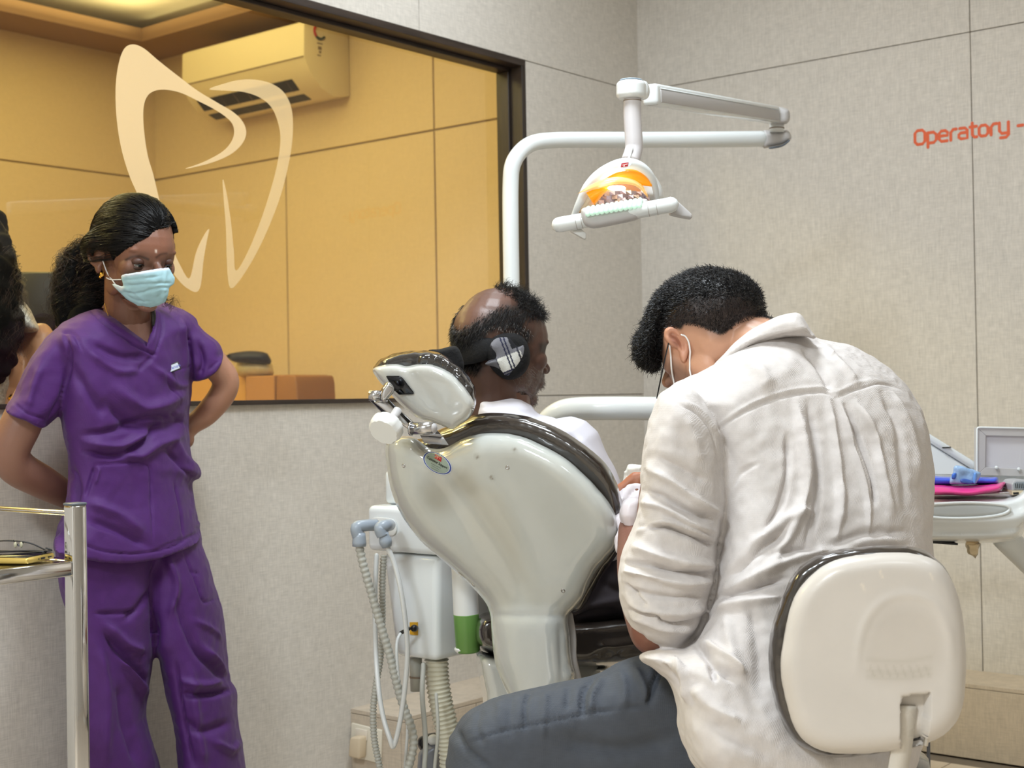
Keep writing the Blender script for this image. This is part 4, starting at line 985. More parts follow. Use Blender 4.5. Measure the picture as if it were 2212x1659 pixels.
obj('display_screen', prism(a_([(1290, 762), (1320, 750), (1430, 750), (1430, 812), (1290, 815)], 2.968), FW * .002), mat('lcd', (140, 148, 154), .2), dv, False)
for k in range(6):
    x = 1300 + k * 16; obj('display_digit', prism(a_([(x, 765), (x + 5, 765), (x + 9, 808), (x + 4, 808)], 2.9665), FW * .001), M_black, dv, False)
obj('lower_block', prism(a_([(1268, 830), (1440, 826), (1440, 860), (1272, 868)], 2.965), FW * .06), mat('cream_block', (206, 190, 160), .5), dv, False)
obj('block_gap', prism(a_([(1280, 846), (1330, 842), (1330, 862), (1284, 864)], 2.964), FW * .002), M_black, dv, False)
# pink tray, blue dish, clear pouch
pk = inflate([(2005, 1046), (2060, 1048), (2110, 1047), (2150, 1043), (2173, 1041), (2168, 1050), (2160, 1060), (2130, 1066), (2095, 1071), (2050, 1069), (2005, 1067)], lambda x, y: 2.98 - (y - 1055) * .002, .05, 9, 3)
tag(obj('instrument_tray', union(pk, .0025, 2), mat('pink_plastic', (232, 66, 150), .3, coat=.4)), 'pink plastic tray holding the blue dish on the white instrument unit', 'tray')
bl = inflate([(2005, 1028), (2030, 1029), (2060, 1030), (2110, 1030), (2140, 1031), (2155, 1031), (2154, 1046), (2120, 1047), (2060, 1048), (2005, 1048)], 3.0, .035, 8, 3)
tag(obj('dish', union(bl, .0025, 2), mat('blue_plastic', (62, 92, 214), .3, coat=.3)), 'blue plastic dish lying inside the pink tray', 'dish')
pc = thing('instrument_pouch', 'clear light-blue crumpled pouch leaning on the blue dish', 'pouch', P(2085, 1047, 2.94))
pm = union(inflate([(2061, 1008), (2066, 1005), (2090, 1012), (2111, 1018), (2119, 1021), (2116, 1036), (2111, 1047), (2080, 1047), (2051, 1046), (2055, 1030)], 2.945, .008, 8, 2.5, smooth=False), .0018, 1)
rumple(pm, .004, .02, 2)
obj('film', pm, mat('clear_blue_film', (170, 205, 244), .2, trans=.25, vary=.25, vscale=60, bump=.4, bscale=80), pc)
obj('pouch_seal', inflate([(2057, 1024), (2066, 1022), (2064, 1034), (2056, 1034)], 2.932, .003, 3, 2), mat('blue_seal', (60, 108, 206), .3), pc)
obj('pouch_seal', inflate([(2104, 1022), (2111, 1024), (2108, 1044), (2102, 1042)], 2.932, .003, 3, 2), mat('pale_blue_seal', (110, 158, 232), .3), pc)
obj('pouch_fold', inflate([(2075, 1036), (2085, 1034), (2102, 1040), (2100, 1046), (2078, 1044)], 2.933, .004, 3, 2), mat('deep_blue_fold', (70, 100, 178), .3), pc)
# clear bag hanging below
bgm = union(inflate([(2087, 1172), (2115, 1172), (2113, 1190), (2110, 1200), (2109, 1211), (2100, 1203), (2091, 1192), (2087, 1180)], 2.98, .02, 8, 2.5, smooth=False), .0022, 1)
rumple(bgm, .006, .015, 9)
tag(obj('hanging_bag', bgm, mat('clear_crinkled_film', (214, 196, 164), .15, trans=.85, ior=1.15, bump=.6, bscale=70)), 'crumpled clear plastic scrap hanging under the instrument tray', 'plastic scrap')
for q in ([(2089, 1175), (2096, 1188), (2108, 1209)], [(2112, 1176), (2104, 1190), (2109, 1209)]):
    pass

# ------------------------------------------------------------------ trolley with phone and glasses
tr3 = thing('steel_trolley', 'polished steel tube trolley in the lower left foreground', 'trolley', (*P(163, 1150, 2.1)[:2], 0))
c0 = P(163, 1150, 2.1); px_, py_ = c0[0], c0[1]; zt = P(160, 1090, 2.1)[2]; T_ = .0125
def post(x, y): 
    obj('post', bb(x - T_, x + T_, y - T_, y + T_, .06, zt, .004, 3), M_steel, tr3)
    obj('post_cap', box((x, y, zt + .001), (2 * T_, 2 * T_, .004), None, .0015), mat('grey_cap', (92, 100, 108), .3) if not bpy.data.materials.get('grey_cap') else bpy.data.materials['grey_cap'], tr3)
    obj('caster', lathe([(.006, -.01), (.028, -.01), (.028, .01), (.006, .01)], (x, y, .0285), (1, 0, 0), 20), M_black, tr3)
WX, WYY = .42, .62
for x, y in ((px_, py_), (px_ - WX, py_), (px_, py_ - WYY), (px_ - WX, py_ - WYY)): post(x, y)
zs = P(150, 1226, 2.1)[2]
for z_ in (zs, .30):
    obj('shelf_rail', bb(px_ - .011, px_ + .011, py_ - WYY, py_ - T_, z_ - .011, z_ + .011, .003, 3), M_steel, tr3)
    obj('shelf_rail', bb(px_ - WX - .011, px_ - WX + .011, py_ - WYY, py_ - T_, z_ - .011, z_ + .011, .003, 3), M_steel, tr3)
    for yy in (py_, py_ - WYY): obj('shelf_rail', bb(px_ - WX, px_ - T_, yy - .011, yy + .011, z_ - .011, z_ + .011, .003, 3), M_steel, tr3)
    obj('shelf_sheet', bb(px_ - WX, px_, py_ - WYY, py_, z_ + .008, z_ + .010), M_steel, tr3, False)
zr = P(140, 1110, 2.1)[2]
obj('guard_rail', tube([(px_ - T_, py_, zr), (px_ - WX, py_, zr)], .0042, 12), M_steel, tr3)
obj('guard_rail', tube([(px_ - WX, py_, zr), (px_ - WX, py_ - WYY, zr)], .0042, 12), M_steel, tr3)
ztop_ = zs + .0115
def onz(px, py, z): return hit(px, py, 2, z)
ph = thing('mobile_phone', 'gold phone lying face up on the steel trolley shelf', 'phone', onz(60, 1212, ztop_))
q = [onz(60, 1219, ztop_), onz(137, 1203, ztop_)]
e_ = nrm(q[1] - q[0]); bk = nrm(np.cross(Z, e_)); bk = bk if bk @ FW > 0 else -bk; bk = nrm(bk * [1, 1, 0] - 0)
# short bottom edge faces the camera-right, long edge runs off to the left
cA = q[0]; sh = .072; lng = nrm(hit(0, 1209, 2, ztop_) - cA)
e_ = nrm(cA + e_ * sh - cA); perp = nrm(lng - e_ * (lng @ e_))
cen = cA + e_ * sh / 2 + perp * .075 + Z * .0045
obj('phone_body', box(cen, (sh, .15, .009), (e_, perp, Z), .0035, 3), mat('gold_phone_frame', (206, 178, 96), .3, .6), ph)
obj('phone_screen', box(cen + Z * .0048, (sh - .006, .144, .0008), (e_, perp, Z), .0003, 1), mat('phone_glass', (12, 12, 16), .05), ph)
fe = cen - perp * .0752
obj('charge_port', box(fe + e_ * .003, (.010, .002, .003), (e_, perp, Z), .0005), M_black, ph)
obj('audio_port', box(fe + e_ * .021, (.009, .002, .002), (e_, perp, Z), .0005), M_black, ph)
obj('mic_hole', box(fe + e_ * -.008, (.0016, .002, .0016), (e_, perp, Z)), M_black, ph)
gl = thing('eyeglasses', 'thin black-rimmed eyeglasses resting on the gold phone', 'glasses', onz(60, 1205, ztop_ + .01))
zg = ztop_ + .0105
gd = 2.12
M_rim = mat('black_rim', (20, 20, 22), .3)
lensA = [(-60, 1175), (-20, 1170), (20, 1168), (60, 1172), (90, 1184), (100, 1192), (60, 1191), (0, 1190), (-50, 1188)]
obj('rim', tube(cr(PS(lensA, gd), 5, True), .0011, 8, None, closed=True), M_rim, gl)
obj('temple', tube(cr(PS([(100, 1184), (112, 1189), (95, 1190), (50, 1190), (0, 1192)], gd - .01), 5), .0013, 8), M_rim, gl)
obj('temple', tube(cr(PS([(5, 1200), (50, 1195), (92, 1192), (90, 1198)], gd - .03), 5), .0012, 8), M_rim, gl)
obj('bridge', tube(cr(PS([(30, 1168), (36, 1176), (46, 1178), (50, 1170)], gd), 5), .0012, 8), M_darkm, gl)
for x in (33, 46): obj('nose_pad', ellipsoid(P(x, 1177, gd - .005), (.003, .002, .0045)), mat('clear_pad_%d' % x, (190, 186, 160), .2), gl)
obj('lens', prism(cr(PS(lensA, gd), 3, True), FW * .001), glass_mat('lens_glass', (.93, .93, .93), 1.0), gl, False)

# ------------------------------------------------------------------ dentist's stool
st = thing('dentist_stool', 'cream dental stool with round-cornered backrest behind the dentist', 'stool', (*P(1850, 1500, 2.2)[:2], 0))
BK = [(1690, 1389), (1685, 1450), (1696, 1512), (1716, 1574), (1749, 1611), (1807, 1629), (1918, 1625), (2001, 1607), (2050, 1580), (2079, 1533), (2088, 1450), (2085, 1368), (2074, 1298), (2050, 1240), (2017, 1207), (1960, 1193), (1877, 1195), (1800, 1210), (1745, 1248), (1710, 1300)]
bd = lind(1.98, 1880, 1400, -.0001, 0)
sm_ = union(inflate(BK, bd, .028, 42, 6, back=.014), .0035, 5)
sculpt(sm_, [([(1850, 1450), (1858, 1380), (1880, 1325), (1920, 1292), (1970, 1285), (2020, 1305), (2050, 1370), (2055, 1430)], 10, 2.2), ([(1945, 1506), (2010, 1500)], 4, -3)])
# cut the bracket slot
co_ = getv(sm_); no_ = getn(sm_); qq = proj(co_); slotp = [(1948, 1507), (2009, 1499), (2009, 1545), (1998, 1612), (1968, 1618), (1948, 1618)]
ins = inpoly(qq[:, :2], slotp) & (facing(co_, no_) > .1); co_[ins] += FW * .024; setv(sm_, co_)
c = colors(sm_, (206, 200, 193)); 
paintpoly(sm_, c, [(1870, 1430), (1880, 1350), (1930, 1310), (2010, 1320), (2040, 1400), (2000, 1470), (1900, 1470)], (192, 184, 174), 20, .55)
for y in (1425, 1450, 1462): paintline(sm_, c, [(1875, y), (1950, y + 4), (2010, y - 6)], 5, (178, 172, 160), .35)
for x in range(1880, 2000, 17): paintline(sm_, c, [(x, 1440), (x + 9, 1462)], 2.5, (170, 164, 152), .4)
for x, y in ((1862, 1262), (1900, 1232), (2010, 1240)): paintline(sm_, c, [(x, y), (x + 6, y + 14)], 2.5, (232, 222, 206), .6)
setc(sm_, c)
obj('backrest_shell', sm_, mat('scuffed_cream_shell', attr=True, rough=.3, vary=.035, vscale=12, bump=.02, bscale=30, coat=.2), st)
CK = [(1716, 1236), (1766, 1199), (1836, 1183), (1918, 1178), (1975, 1181), (2010, 1196), (2045, 1232), (2070, 1290), (2082, 1368), (2084, 1450), (2070, 1535), (2040, 1580), (1990, 1612), (1869, 1632), (1795, 1637), (1733, 1615), (1696, 1574), (1671, 1512), (1661, 1450), (1663, 1368), (1686, 1298)]
cm_ = union(inflate(CK, lambda x, y: bd(x, y) + .035, .028, 22, 6), .0035, 4); rumple(cm_, .0012, .02, 4)
obj('backrest_cushion', cm_, M_cushion, st)
obj('support_bar', ribbon(cr(PS([(1957, 1524), (1954, 1560), (1948, 1610), (1938, 1670), (1932, 1760), (1915, 1830)], lambda x, y: 1.962 + (y - 1520) * .0001), 4), .027, .008, FW), M_stool, st)
obj('slot_edge', ribbon(PS([(2009, 1500), (2009, 1550), (1999, 1610)], 1.957), .004, .01, FW), M_stool, st)
sx, sy = P(1740, 1500, 2.35)[:2]
sz = .42
obj('seat_cushion', lathe([(.02, sz - .02), (.19, sz - .02), (.2, sz), (.195, sz + .03), (.16, sz + .045), (.02, sz + .045)], (sx, sy, 0), n=36), M_cushion, st)
obj('seat_bracket', ribbon([P(1915, 1830, 1.99), np.array([*P(1900, 1800, 2.1)[:2], sz - .03]), np.array([sx, sy, sz - .03])], .05, .012, Z), M_stool, st)
obj('gas_column', lathe([(.03, .1), (.03, .25), (.02, .25), (.02, sz - .02)], (sx, sy, 0)), M_chrome, st)
for k in range(5):
    a = 2 * math.pi * k / 5 + .3; e = np.array([sx + .26 * math.cos(a), sy + .26 * math.sin(a), .07])
    obj('base_leg', tube([(sx, sy, .11), e], [.022, .014], 10), M_chrome, st)
    obj('caster', lathe([(.005, -.012), (.028, -.012), (.028, .012), (.005, .012)], (e[0], e[1], .028), (math.cos(a + 1.57), math.sin(a + 1.57), 0), 18), M_black, st)
# thin legs of the footswitch stand behind the stool
fs = thing('wire_stand', 'thin grey twin-legged wire stand on the floor behind the stool', 'stand', (*P(1995, 1700, 3.3)[:2], 0))
for x, yt in ((1986, 1622), (2005, 1609)):
    a_1 = P(x, yt - 80, 3.35); b_1 = P(x, 1700, 3.35); dn = b_1.copy(); dn[2] = 0
    obj('leg', tube([a_1, (b_1[0], b_1[1], 0.005)], .0042, 10), mat('grey_rod', (104, 106, 110), .4) if not bpy.data.materials.get('grey_rod') else bpy.data.materials['grey_rod'], fs)
obj('crossbar', tube([P(1986, 1545, 3.35), P(2005, 1532, 3.35)], .0042, 10), bpy.data.materials['grey_rod'], fs)
# ------------------------------------------------------------------ people
def head_frame(f, l=None):
    f = nrm(f)
    l = nrm(np.cross(Z, f)) if l is None else nrm(l - f * (f @ l)); u = nrm(np.cross(f, l)); return f, l, u
def head_mb(org, f, l, u, H, jaw=1.0, nose=1.0, ears=True, neck=None, neck_r=.24, ex=0.0):
    """org = point under the chin level in the middle of the head; H chin-to-crown height; f/l/u = face, left, up"""
    A = np.array([f, l, u]); W = lambda x, y, z: np.asarray(org) + H * (x * f + y * l + z * u)
    mb = MB(); E = lambda c, r: mb.join(ellipsoid(W(*c), np.array(r) * H, A))
    E((-.05, 0, .63), (.41, .315, .36)); E((.10, 0, .55), (.30, .285, .33)); E((.13, 0, .34), (.25, .24, .30)); E((.12, 0, .17), (.21, .21 * jaw, .15)); E((.27, 0, .075), (.10, .11, .08))
    E((-.1, 0, .42), (.26, .26, .26))
    for s in (-1, 1):
        E((.20, .155 * s, .40), (.13, .11, .11)); E((.28, .115 * s, .56), (.065, .12, .042)); E((.02, .2 * s, .24), (.14, .06, .14))
    E((.31, 0, .57), (.07, .1, .08)); E((.33, 0, .24), (.075, .13, .10))
    mb.join(tube([W(.315, 0, .54), W(.385, 0, .44), W(.46 * nose, 0, .355)], [.028 * H, .034 * H, .048 * H], 12))
    for s in (-1, 1): E((.395, .05 * s, .335), (.05, .042, .036))
    E((.395, 0, .232), (.042, .085, .020)); E((.39, 0, .196), (.042, .075, .024))
    if ears:
        for s in (-1, 1):
            E((-.03 + ex, .315 * s, .46), (.075, .035, .13))
            rim = [W(ex, .33 * s, .36), W(ex - .075, .36 * s, .40), W(ex - .115, .375 * s, .49), W(ex - .085, .37 * s, .575), W(ex - .02, .355 * s, .59), W(ex + .03, .335 * s, .55)]
            mb.join(tube(cr(rim, 4), .021 * H, 8)); E((ex, .325 * s, .345), (.035, .028, .045))
    if neck is not None: mb.join(tube([W(-.12, 0, .35), (W(-.12, 0, .35) + neck) / 2, neck], [neck_r * H, neck_r * H * .97, neck_r * H * 1.1], 20))
    return mb, W
def finish_head(me, W, H, f, l, u, ez=.495, ex=0.0):
    for s in (-1, 1):
        dent(me, W(.36, .145 * s, ez), .075 * H, .035 * H, -f)
        dent(me, W(.02 + ex, .345 * s, .47), .045 * H, .035 * H, -l * s)
        dent(me, W(.41, 0, .214) , .018 * H, .006 * H, -f)
def hand_mb(wrist, d, s, n, L=.18, curl=(.35, .4, .45, .5), thumb=.5, spread=.06):
    """wrist point, d toward the fingers, s toward the thumb, n palm side"""
    d, s, n = nrm(d), nrm(s), nrm(n); k = L / .19; mb = MB()
    A = np.array([d, s, n])
    mb.join(ellipsoid(wrist + d * .048 * k, np.array([.054, .041, .017]) * k, A)); mb.join(ellipsoid(wrist + d * .03 * k + s * .02 * k + n * .008 * k, np.array([.032, .018, .016]) * k, A))
    mb.join(tube([wrist - d * .03 * k, wrist + d * .02 * k], [.027 * k, .026 * k], 12, flat=(n, .75)))
    for i, (off, ln, r) in enumerate(((.029, .074, .0088), (.010, .082, .009), (-.010, .076, .0086), (-.028, .06, .0076))):
        p = wrist + d * .085 * k + s * off * k; a = 0; pts = [p - d * .02 * k, p]
        dd = nrm(d + s * spread * (1.2 - i))
        for j, fr in enumerate((.45, .30, .25)):
            a += curl[i] * (1, 1.1, .8)[j]; p = p + (dd * math.cos(a) + n * math.sin(a)) * ln * fr * k; pts.append(p)
        mb.join(tube(cr(pts, 3), [r * k * 1.1, r * k * 1.08, r * k, r * k * .82], 10))
    p = wrist + d * .018 * k + s * .03 * k + n * .006 * k; pts = [wrist + d * .01 * k + s * .012 * k, p]; td_ = nrm(d * .75 + s * .75 + n * thumb)
    p = p + td_ * .036 * k; pts.append(p); td_ = nrm(td_ + d * .45 + n * thumb * .3); p = p + td_ * .032 * k; pts.append(p)
    mb.join(tube(cr(pts, 3), [.0135 * k, .0125 * k, .0105 * k, .0092 * k], 10))
    return mb
def scalp_lines(me, mask_fn, n_, length, jitter=.3, segs=3, comb=None, lift=.5, curl=0.0, seed=1):
    rng = np.random.default_rng(seed); co, no = getv(me), getn(me); k = mask_fn(co, no); idx = np.where(k > rng.random(len(k)))[0]
    if len(idx) == 0: return []
    pick = rng.choice(idx, n_); out = []
    for i in pick:
        p = co[i] + rng.normal(0, .0012, 3); nn = no[i]; c = comb(co[i]) if comb is not None else np.zeros(3)
        d = nrm(nn * lift + c + rng.normal(0, jitter, 3)); L = [p - nn * .001]; st_ = length * (.6 + .6 * rng.random()) / segs
        for s in range(segs):
            if curl: d = nrm(d + rng.normal(0, curl, 3) )
            p = p + d * st_; L.append(p); d = nrm(d + c * .25 - nn * .12)
        out.append(np.array(L))
    return out
def submesh(me, keep, offset, amp=0, scale=.01):
    """copy of the faces whose vertices are all kept, pushed out: cap of hair or cloth lying on a body"""
    co, no = getv(me), getn(me); off = offset if np.ndim(offset) else np.full(len(co), offset)
    new = co + no * off[:, None]
    if amp: new += no * np.array([amp * noise.noise(Vector(p / scale)) for p in co])[:, None]
    idx = -np.ones(len(co), int); kk = np.where(keep)[0]; idx[kk] = np.arange(len(kk)); F = []
    for p in me.polygons:
        vs = list(p.vertices)
        if all(keep[v] for v in vs): F.append(tuple(idx[v] for v in vs))
    n_ = len(kk); inner = co[kk] - no[kk] * .001; edges = {}
    for q in F:
        for a, b in zip(q, q[1:] + q[:1]): edges[(a, b)] = edges.get((a, b), 0) + 1
    F2 = list(F) + [tuple(n_ + i for i in reversed(q)) for q in F]
    for (a, b) in edges:
        if (b, a) not in edges: F2.append((b, a, n_ + a, n_ + b))
    m2 = bpy.data.meshes.new('cap'); m2.from_pydata(np.vstack([new[kk], inner]).tolist(), [], F2); m2.shade_smooth(); return m2
def curly(guides, n_, spread, amp, freq, segs, seed, r_end=1.0, fly=.0):
    """wavy locks that follow guide curves (each (points, radius at start, radius at end))"""
    rng = np.random.default_rng(seed); out = []
    for k in range(n_):
        pts, ra, rb = guides[rng.integers(len(guides))]; c_ = resample(cr(pts, 8), max(np.linalg.norm(np.diff(np.array(pts), axis=0), axis=1).sum() / segs, 1e-4), False)
        N = len(c_); t = np.linspace(0, 1, N); T = np.gradient(c_, axis=0); T /= np.linalg.norm(T, axis=1)[:, None]
        a = np.cross(T, [.2, .3, .93]); a /= np.linalg.norm(a, axis=1)[:, None]; b = np.cross(T, a)
        th = rng.random() * 6.283; rho = math.sqrt(rng.random()); R_ = (ra + (rb - ra) * t) * rho
        ph = rng.random() * 6.283; fr = freq * (.7 + .6 * rng.random()); am = amp * (.4 + rng.random()) * np.clip(t * 4, 0, 1)
        w_ = np.cumsum(rng.normal(0, 1, N)) * fly
        off = a * (R_ * math.cos(th) + am * np.cos(fr * t * 6.283 + ph) + w_)[:, None] + b * (R_ * math.sin(th) + am * np.sin(fr * t * 6.283 + ph))[:, None]
        cut = int(N * (.65 + .35 * rng.random())); out.append((c_ + off)[:max(cut, 4)])
    return out

# ================= nurse in purple scrubs
nd = lambda x, y: 2.62 / (.633 - .774 * (x - 1106) / 3067)
nurse = thing('person', 'person in purple scrubs and pale blue face mask standing against the window wall', 'person', (*P(300, 1600, 3.12)[:2], 0))
f, l, u = head_frame(RUF(.68, -.20, -.70)); H = .236
org = P(284, 668, 3.04)
hmb, W = head_mb(org, f, l, u, H, jaw=.9, neck=P(272, 735, 3.10), neck_r=.21, ex=-.06)
body = MB().join(hmb)
body.join(inflate([(200, 690), (250, 672), (330, 672), (380, 700), (395, 760), (390, 900), (400, 1050), (390, 1120), (340, 1170), (240, 1170), (180, 1120), (170, 1000), (150, 850), (140, 760)], lambda x, y: nd(x, y) + .0, .075, 60, 12))
body.join(tube([P(272, 690, 3.10), P(272, 760, 3.10)], [.062, .085], 18))
# arms (skin), forearms go behind the back
body.join(tube(cr([P(118, 790, 2.975), P(78, 850, 2.95), P(44, 920, 2.93), P(22, 975, 2.93), P(38, 1010, 2.96), P(90, 1040, 3.03), P(135, 1065, 3.10), P(175, 1085, 3.17)], 5), [.036, .040, .042, .040, .039, .036, .031, .026], 18))
body.join(tube(cr([P(405, 740, 3.26), P(440, 765, 3.27), P(470, 795, 3.28), P(488, 822, 3.29), P(478, 855, 3.30), P(445, 895, 3.31), P(415, 918, 3.30), P(385, 950, 3.28)], 5), [.04, .037, .033, .031, .031, .028, .023, .021], 18))
body.join(hand_mb(P(185, 1090, 3.18), RT * .9 - Z * .2, Z, -FW, .17)); body.join(hand_mb(P(375, 960, 3.28), -RT * .9 - Z * .4, Z, -FW, .17))
for pts in (((240, 1240), (225, 1500), (225, 1800), (225, 2000)), ((390, 1240), (425, 1500), (455, 1800), (460, 2000))):
    body.join(tube([P(x, y, nd(x, y)) for i, (x, y) in enumerate(pts)], [.06, .05, .045, .04], 14))
bme = union(body, .0042, 4)
finish_head(bme, W, H, f, l, u, .465, -.06)
c = colors(bme, (142, 104, 88))
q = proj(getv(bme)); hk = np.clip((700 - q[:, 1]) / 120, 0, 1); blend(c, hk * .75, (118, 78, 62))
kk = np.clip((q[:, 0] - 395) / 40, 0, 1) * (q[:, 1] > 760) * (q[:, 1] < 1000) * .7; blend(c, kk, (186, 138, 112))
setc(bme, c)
hb = union(hmb, .0022, 3)     # finer face surface replaces the coarse head where it shows
finish_head(hb, W, H, f, l, u, .465, -.06)
dent(hb, W(.27, 0, .0), .07, .016, u); dent(hb, W(.3, 0, .02), .06, .01, -f)
c = colors(hb, (118, 80, 63))
paintline(hb, c, [(272, 561), (286, 555), (302, 554), (320, 560)], 3.0, (30, 20, 18), .9); paintline(hb, c, [(338, 556), (348, 549), (360, 547)], 2.8, (30, 20, 18), .9)
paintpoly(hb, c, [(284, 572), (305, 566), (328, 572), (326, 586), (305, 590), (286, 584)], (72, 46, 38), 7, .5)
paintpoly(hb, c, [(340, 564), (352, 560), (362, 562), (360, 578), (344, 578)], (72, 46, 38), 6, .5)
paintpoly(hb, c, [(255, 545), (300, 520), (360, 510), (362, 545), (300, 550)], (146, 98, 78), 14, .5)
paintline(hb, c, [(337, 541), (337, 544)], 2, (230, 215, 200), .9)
setc(hb, c)
# body: remove coarse head vertices hidden by the finer one -> join meshes into one continuous figure object
def join_meshes(a, b):
    bm = bmesh.new(); bm.from_mesh(a); bm.from_mesh(b); m2 = bpy.data.meshes.new('j'); bm.to_mesh(m2); bm.free(); m2.shade_smooth(); return m2
def trim_head(me, W, org, u, H):
    """tuck the coarse neck under the fine one and take the coarse head away"""
    co = getv(me); no = getn(me); dist = np.linalg.norm(co - W(0, 0, .45), axis=1); hz = ((co - org) @ u) / H
    setv(me, co - no * (np.clip((hz + .42) / .2, 0, 1) * (dist < 1.2 * H) * .004)[:, None])
    kill = (hz > .10) & (dist < .85 * H); bm = bmesh.new(); bm.from_mesh(me); bm.verts.ensure_lookup_table()
    bmesh.ops.delete(bm, geom=[bm.verts[i] for i in np.where(kill)[0]], context='VERTS'); bm.to_mesh(me); bm.free()
trim_head(bme, W, org, u, H)
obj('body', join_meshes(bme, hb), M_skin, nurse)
for s, (x, y) in ((1, (306, 576)), (-1, (352, 570))):
    ec = W(.300, .142 * -s if s == 1 else .142, .497) if False else None
le, re_ = W(.288, .14, .455), W(.288, -.14, .445)
M_lid = mat('eyelid_skin', (78, 50, 40), .5)
for e in (le, re_):
    ey = obj('eye', ellipsoid(e, (.0115,) * 3, n=24, m_=16), M_eye, nurse)
    gz = nrm(f * 1 - Z * .45 + RT * .25); obj('iris', ellipsoid(e + gz * .0070, np.array([.0062] * 3), n=16, m_=10), M_iris, ey)
    lidc = e + u * .0042 + f * .0004; obj('eyelid', ellipsoid(lidc, np.array([.0128, .0150, .0098]), np.array([f, l, u])), M_lid, ey)
    obj('eyelid', ellipsoid(e - u * .0088 + f * -.0008, np.array([.0118, .0145, .0060]), np.array([f, l, u])), M_lid, ey)
    lash = [e + f * (.0128 * math.cos(a) + .0008) + l * .0135 * math.sin(a) - u * (.0012 + .0032 * math.sin(a) ** 2) for a in np.linspace(-1.0, 1.0, 11)]
    obj('eyelashes', tube(lash, [.0005, .0011, .0012, .0011, .0005], 6), M_hair, ey)
# face mask
hbd = cast_depth(hb)
MK = [(260, 593), (300, 587), (340, 580), (364, 577), (372, 588), (379, 600), (377, 613), (366, 622), (363, 640), (358, 652), (342, 661), (326, 665), (298, 661), (274, 648), (256, 630), (238, 612), (252, 614), (266, 618), (262, 605)]
mp_s = [(x, y) for x in range(262, 372, 8) for y in range(584, 658, 8)]
mfit = fit_depth(hb, mp_s, .001); mdep = lambda x, y: mfit(x, y)
mk = union(inflate(MK, mdep, .005, 8, 3, smooth=False), .0016, 3)
sculpt(mk, [([(262, 618), (300, 616), (345, 612), (372, 612)], 3.5, -2.2), ([(264, 606), (300, 603), (350, 596)], 3, -1.2), ([(268, 632), (300, 634), (345, 622), (365, 622)], 3.5, -2.2), ([(256, 628), (290, 648), (330, 652)], 3, -1.5), ([(358, 580), (356, 615), (352, 655)], 4, 2), ([(270, 622), (300, 640), (320, 660)], 3, 1.2)])
rumple(mk, .001, .012, 5); c = colors(mk, (168, 208, 218))
paintline(mk, c, [(260, 596), (300, 590), (340, 583), (364, 580)], 3.5, (212, 216, 232), .9); paintpoly(mk, c, [(236, 611), (266, 618), (262, 628), (250, 622)], (214, 222, 226), 3, .8)
setc(mk, c); fmk = obj('face_mask', mk, mat('mask_fabric', attr=True, rough=.8, bump=.12, bscale=90, vary=.03, vscale=60), nurse)
for pts in (((222, 563), (232, 590), (244, 607), (252, 618)), ((230, 600), (240, 604), (261, 604))):
    obj('ear_loop', tube(cr(PS(pts, lambda x, y: (hbd(x, y) or 3.0) - .004), 5), .0013, 8), M_elastic, fmk)
obj('earring', box(P(221, 593, (hbd(221, 590) or 3.02) - .006), (.011, .006, .010), (RT * .9 + UP * .4, FW, UP), .002), M_gold, nurse)
obj('earring', ellipsoid(P(217, 599, (hbd(221, 590) or 3.02) - .006), (.003,) * 3), M_gold, nurse)
obj('necklace', tube(cr(PS([(226, 656), (231, 675), (240, 692), (262, 705)], 3.015), 6), .0009, 6), M_gold, nurse)
# scrub top
TOP = [(200, 668), (250, 664), (300, 662), (340, 657), (370, 662), (407, 675), (430, 700), (420, 760), (415, 819), (411, 881), (409, 937), (414, 985), (430, 1003), (436, 1020), (430, 1034), (414, 1043), (420, 1085), (428, 1130), (433, 1168), (395, 1188), (347, 1207), (289, 1215), (230, 1213), (188, 1208), (150, 1200), (120, 1190), (122, 1150), (138, 1100), (145, 1043), (143, 980), (132, 930), (128, 880), (126, 800), (110, 745), (122, 708), (160, 685)]
top = inflate(TOP, nd, lambda x, y: .118 + .014 * math.exp(-((y - 830) / 110.0) ** 2) + .018 / (1 + math.exp(-(y - 1120) / 18)), 95, 8, cut=lambda x, y: y > 1160)
near = lambda ln, r_: (lambda x, y: segdist(np.array([[x, y]], float), ln)[0][0] < r_)
top.join(inflate([(125, 706), (150, 690), (190, 690), (200, 740), (170, 830), (140, 880), (98, 923), (60, 910), (14, 888), (31, 850), (52, 800), (72, 762), (98, 728)], lambda x, y: 2.93 + (x - 60) * .0006, .066, 44, 7, cut=near([(18, 890), (60, 910), (95, 923)], 7)))
top.join(inflate([(345, 656), (380, 664), (407, 675), (439, 709), (473, 740), (482, 769), (471, 800), (446, 817), (418, 822), (395, 800), (370, 740)], lambda x, y: 3.235 + (x - 420) * .0004, .060, 36, 7, cut=near([(480, 776), (471, 800), (446, 817), (425, 821)], 7)))
tm = union(top, .0036, 5)
co = getv(tm); no = getn(tm); q = proj(co)
vn = [(200, 655), (214, 676), (250, 702), (285, 726), (316, 748), (327, 712), (330, 690), (329, 655), (300, 600), (230, 600)]
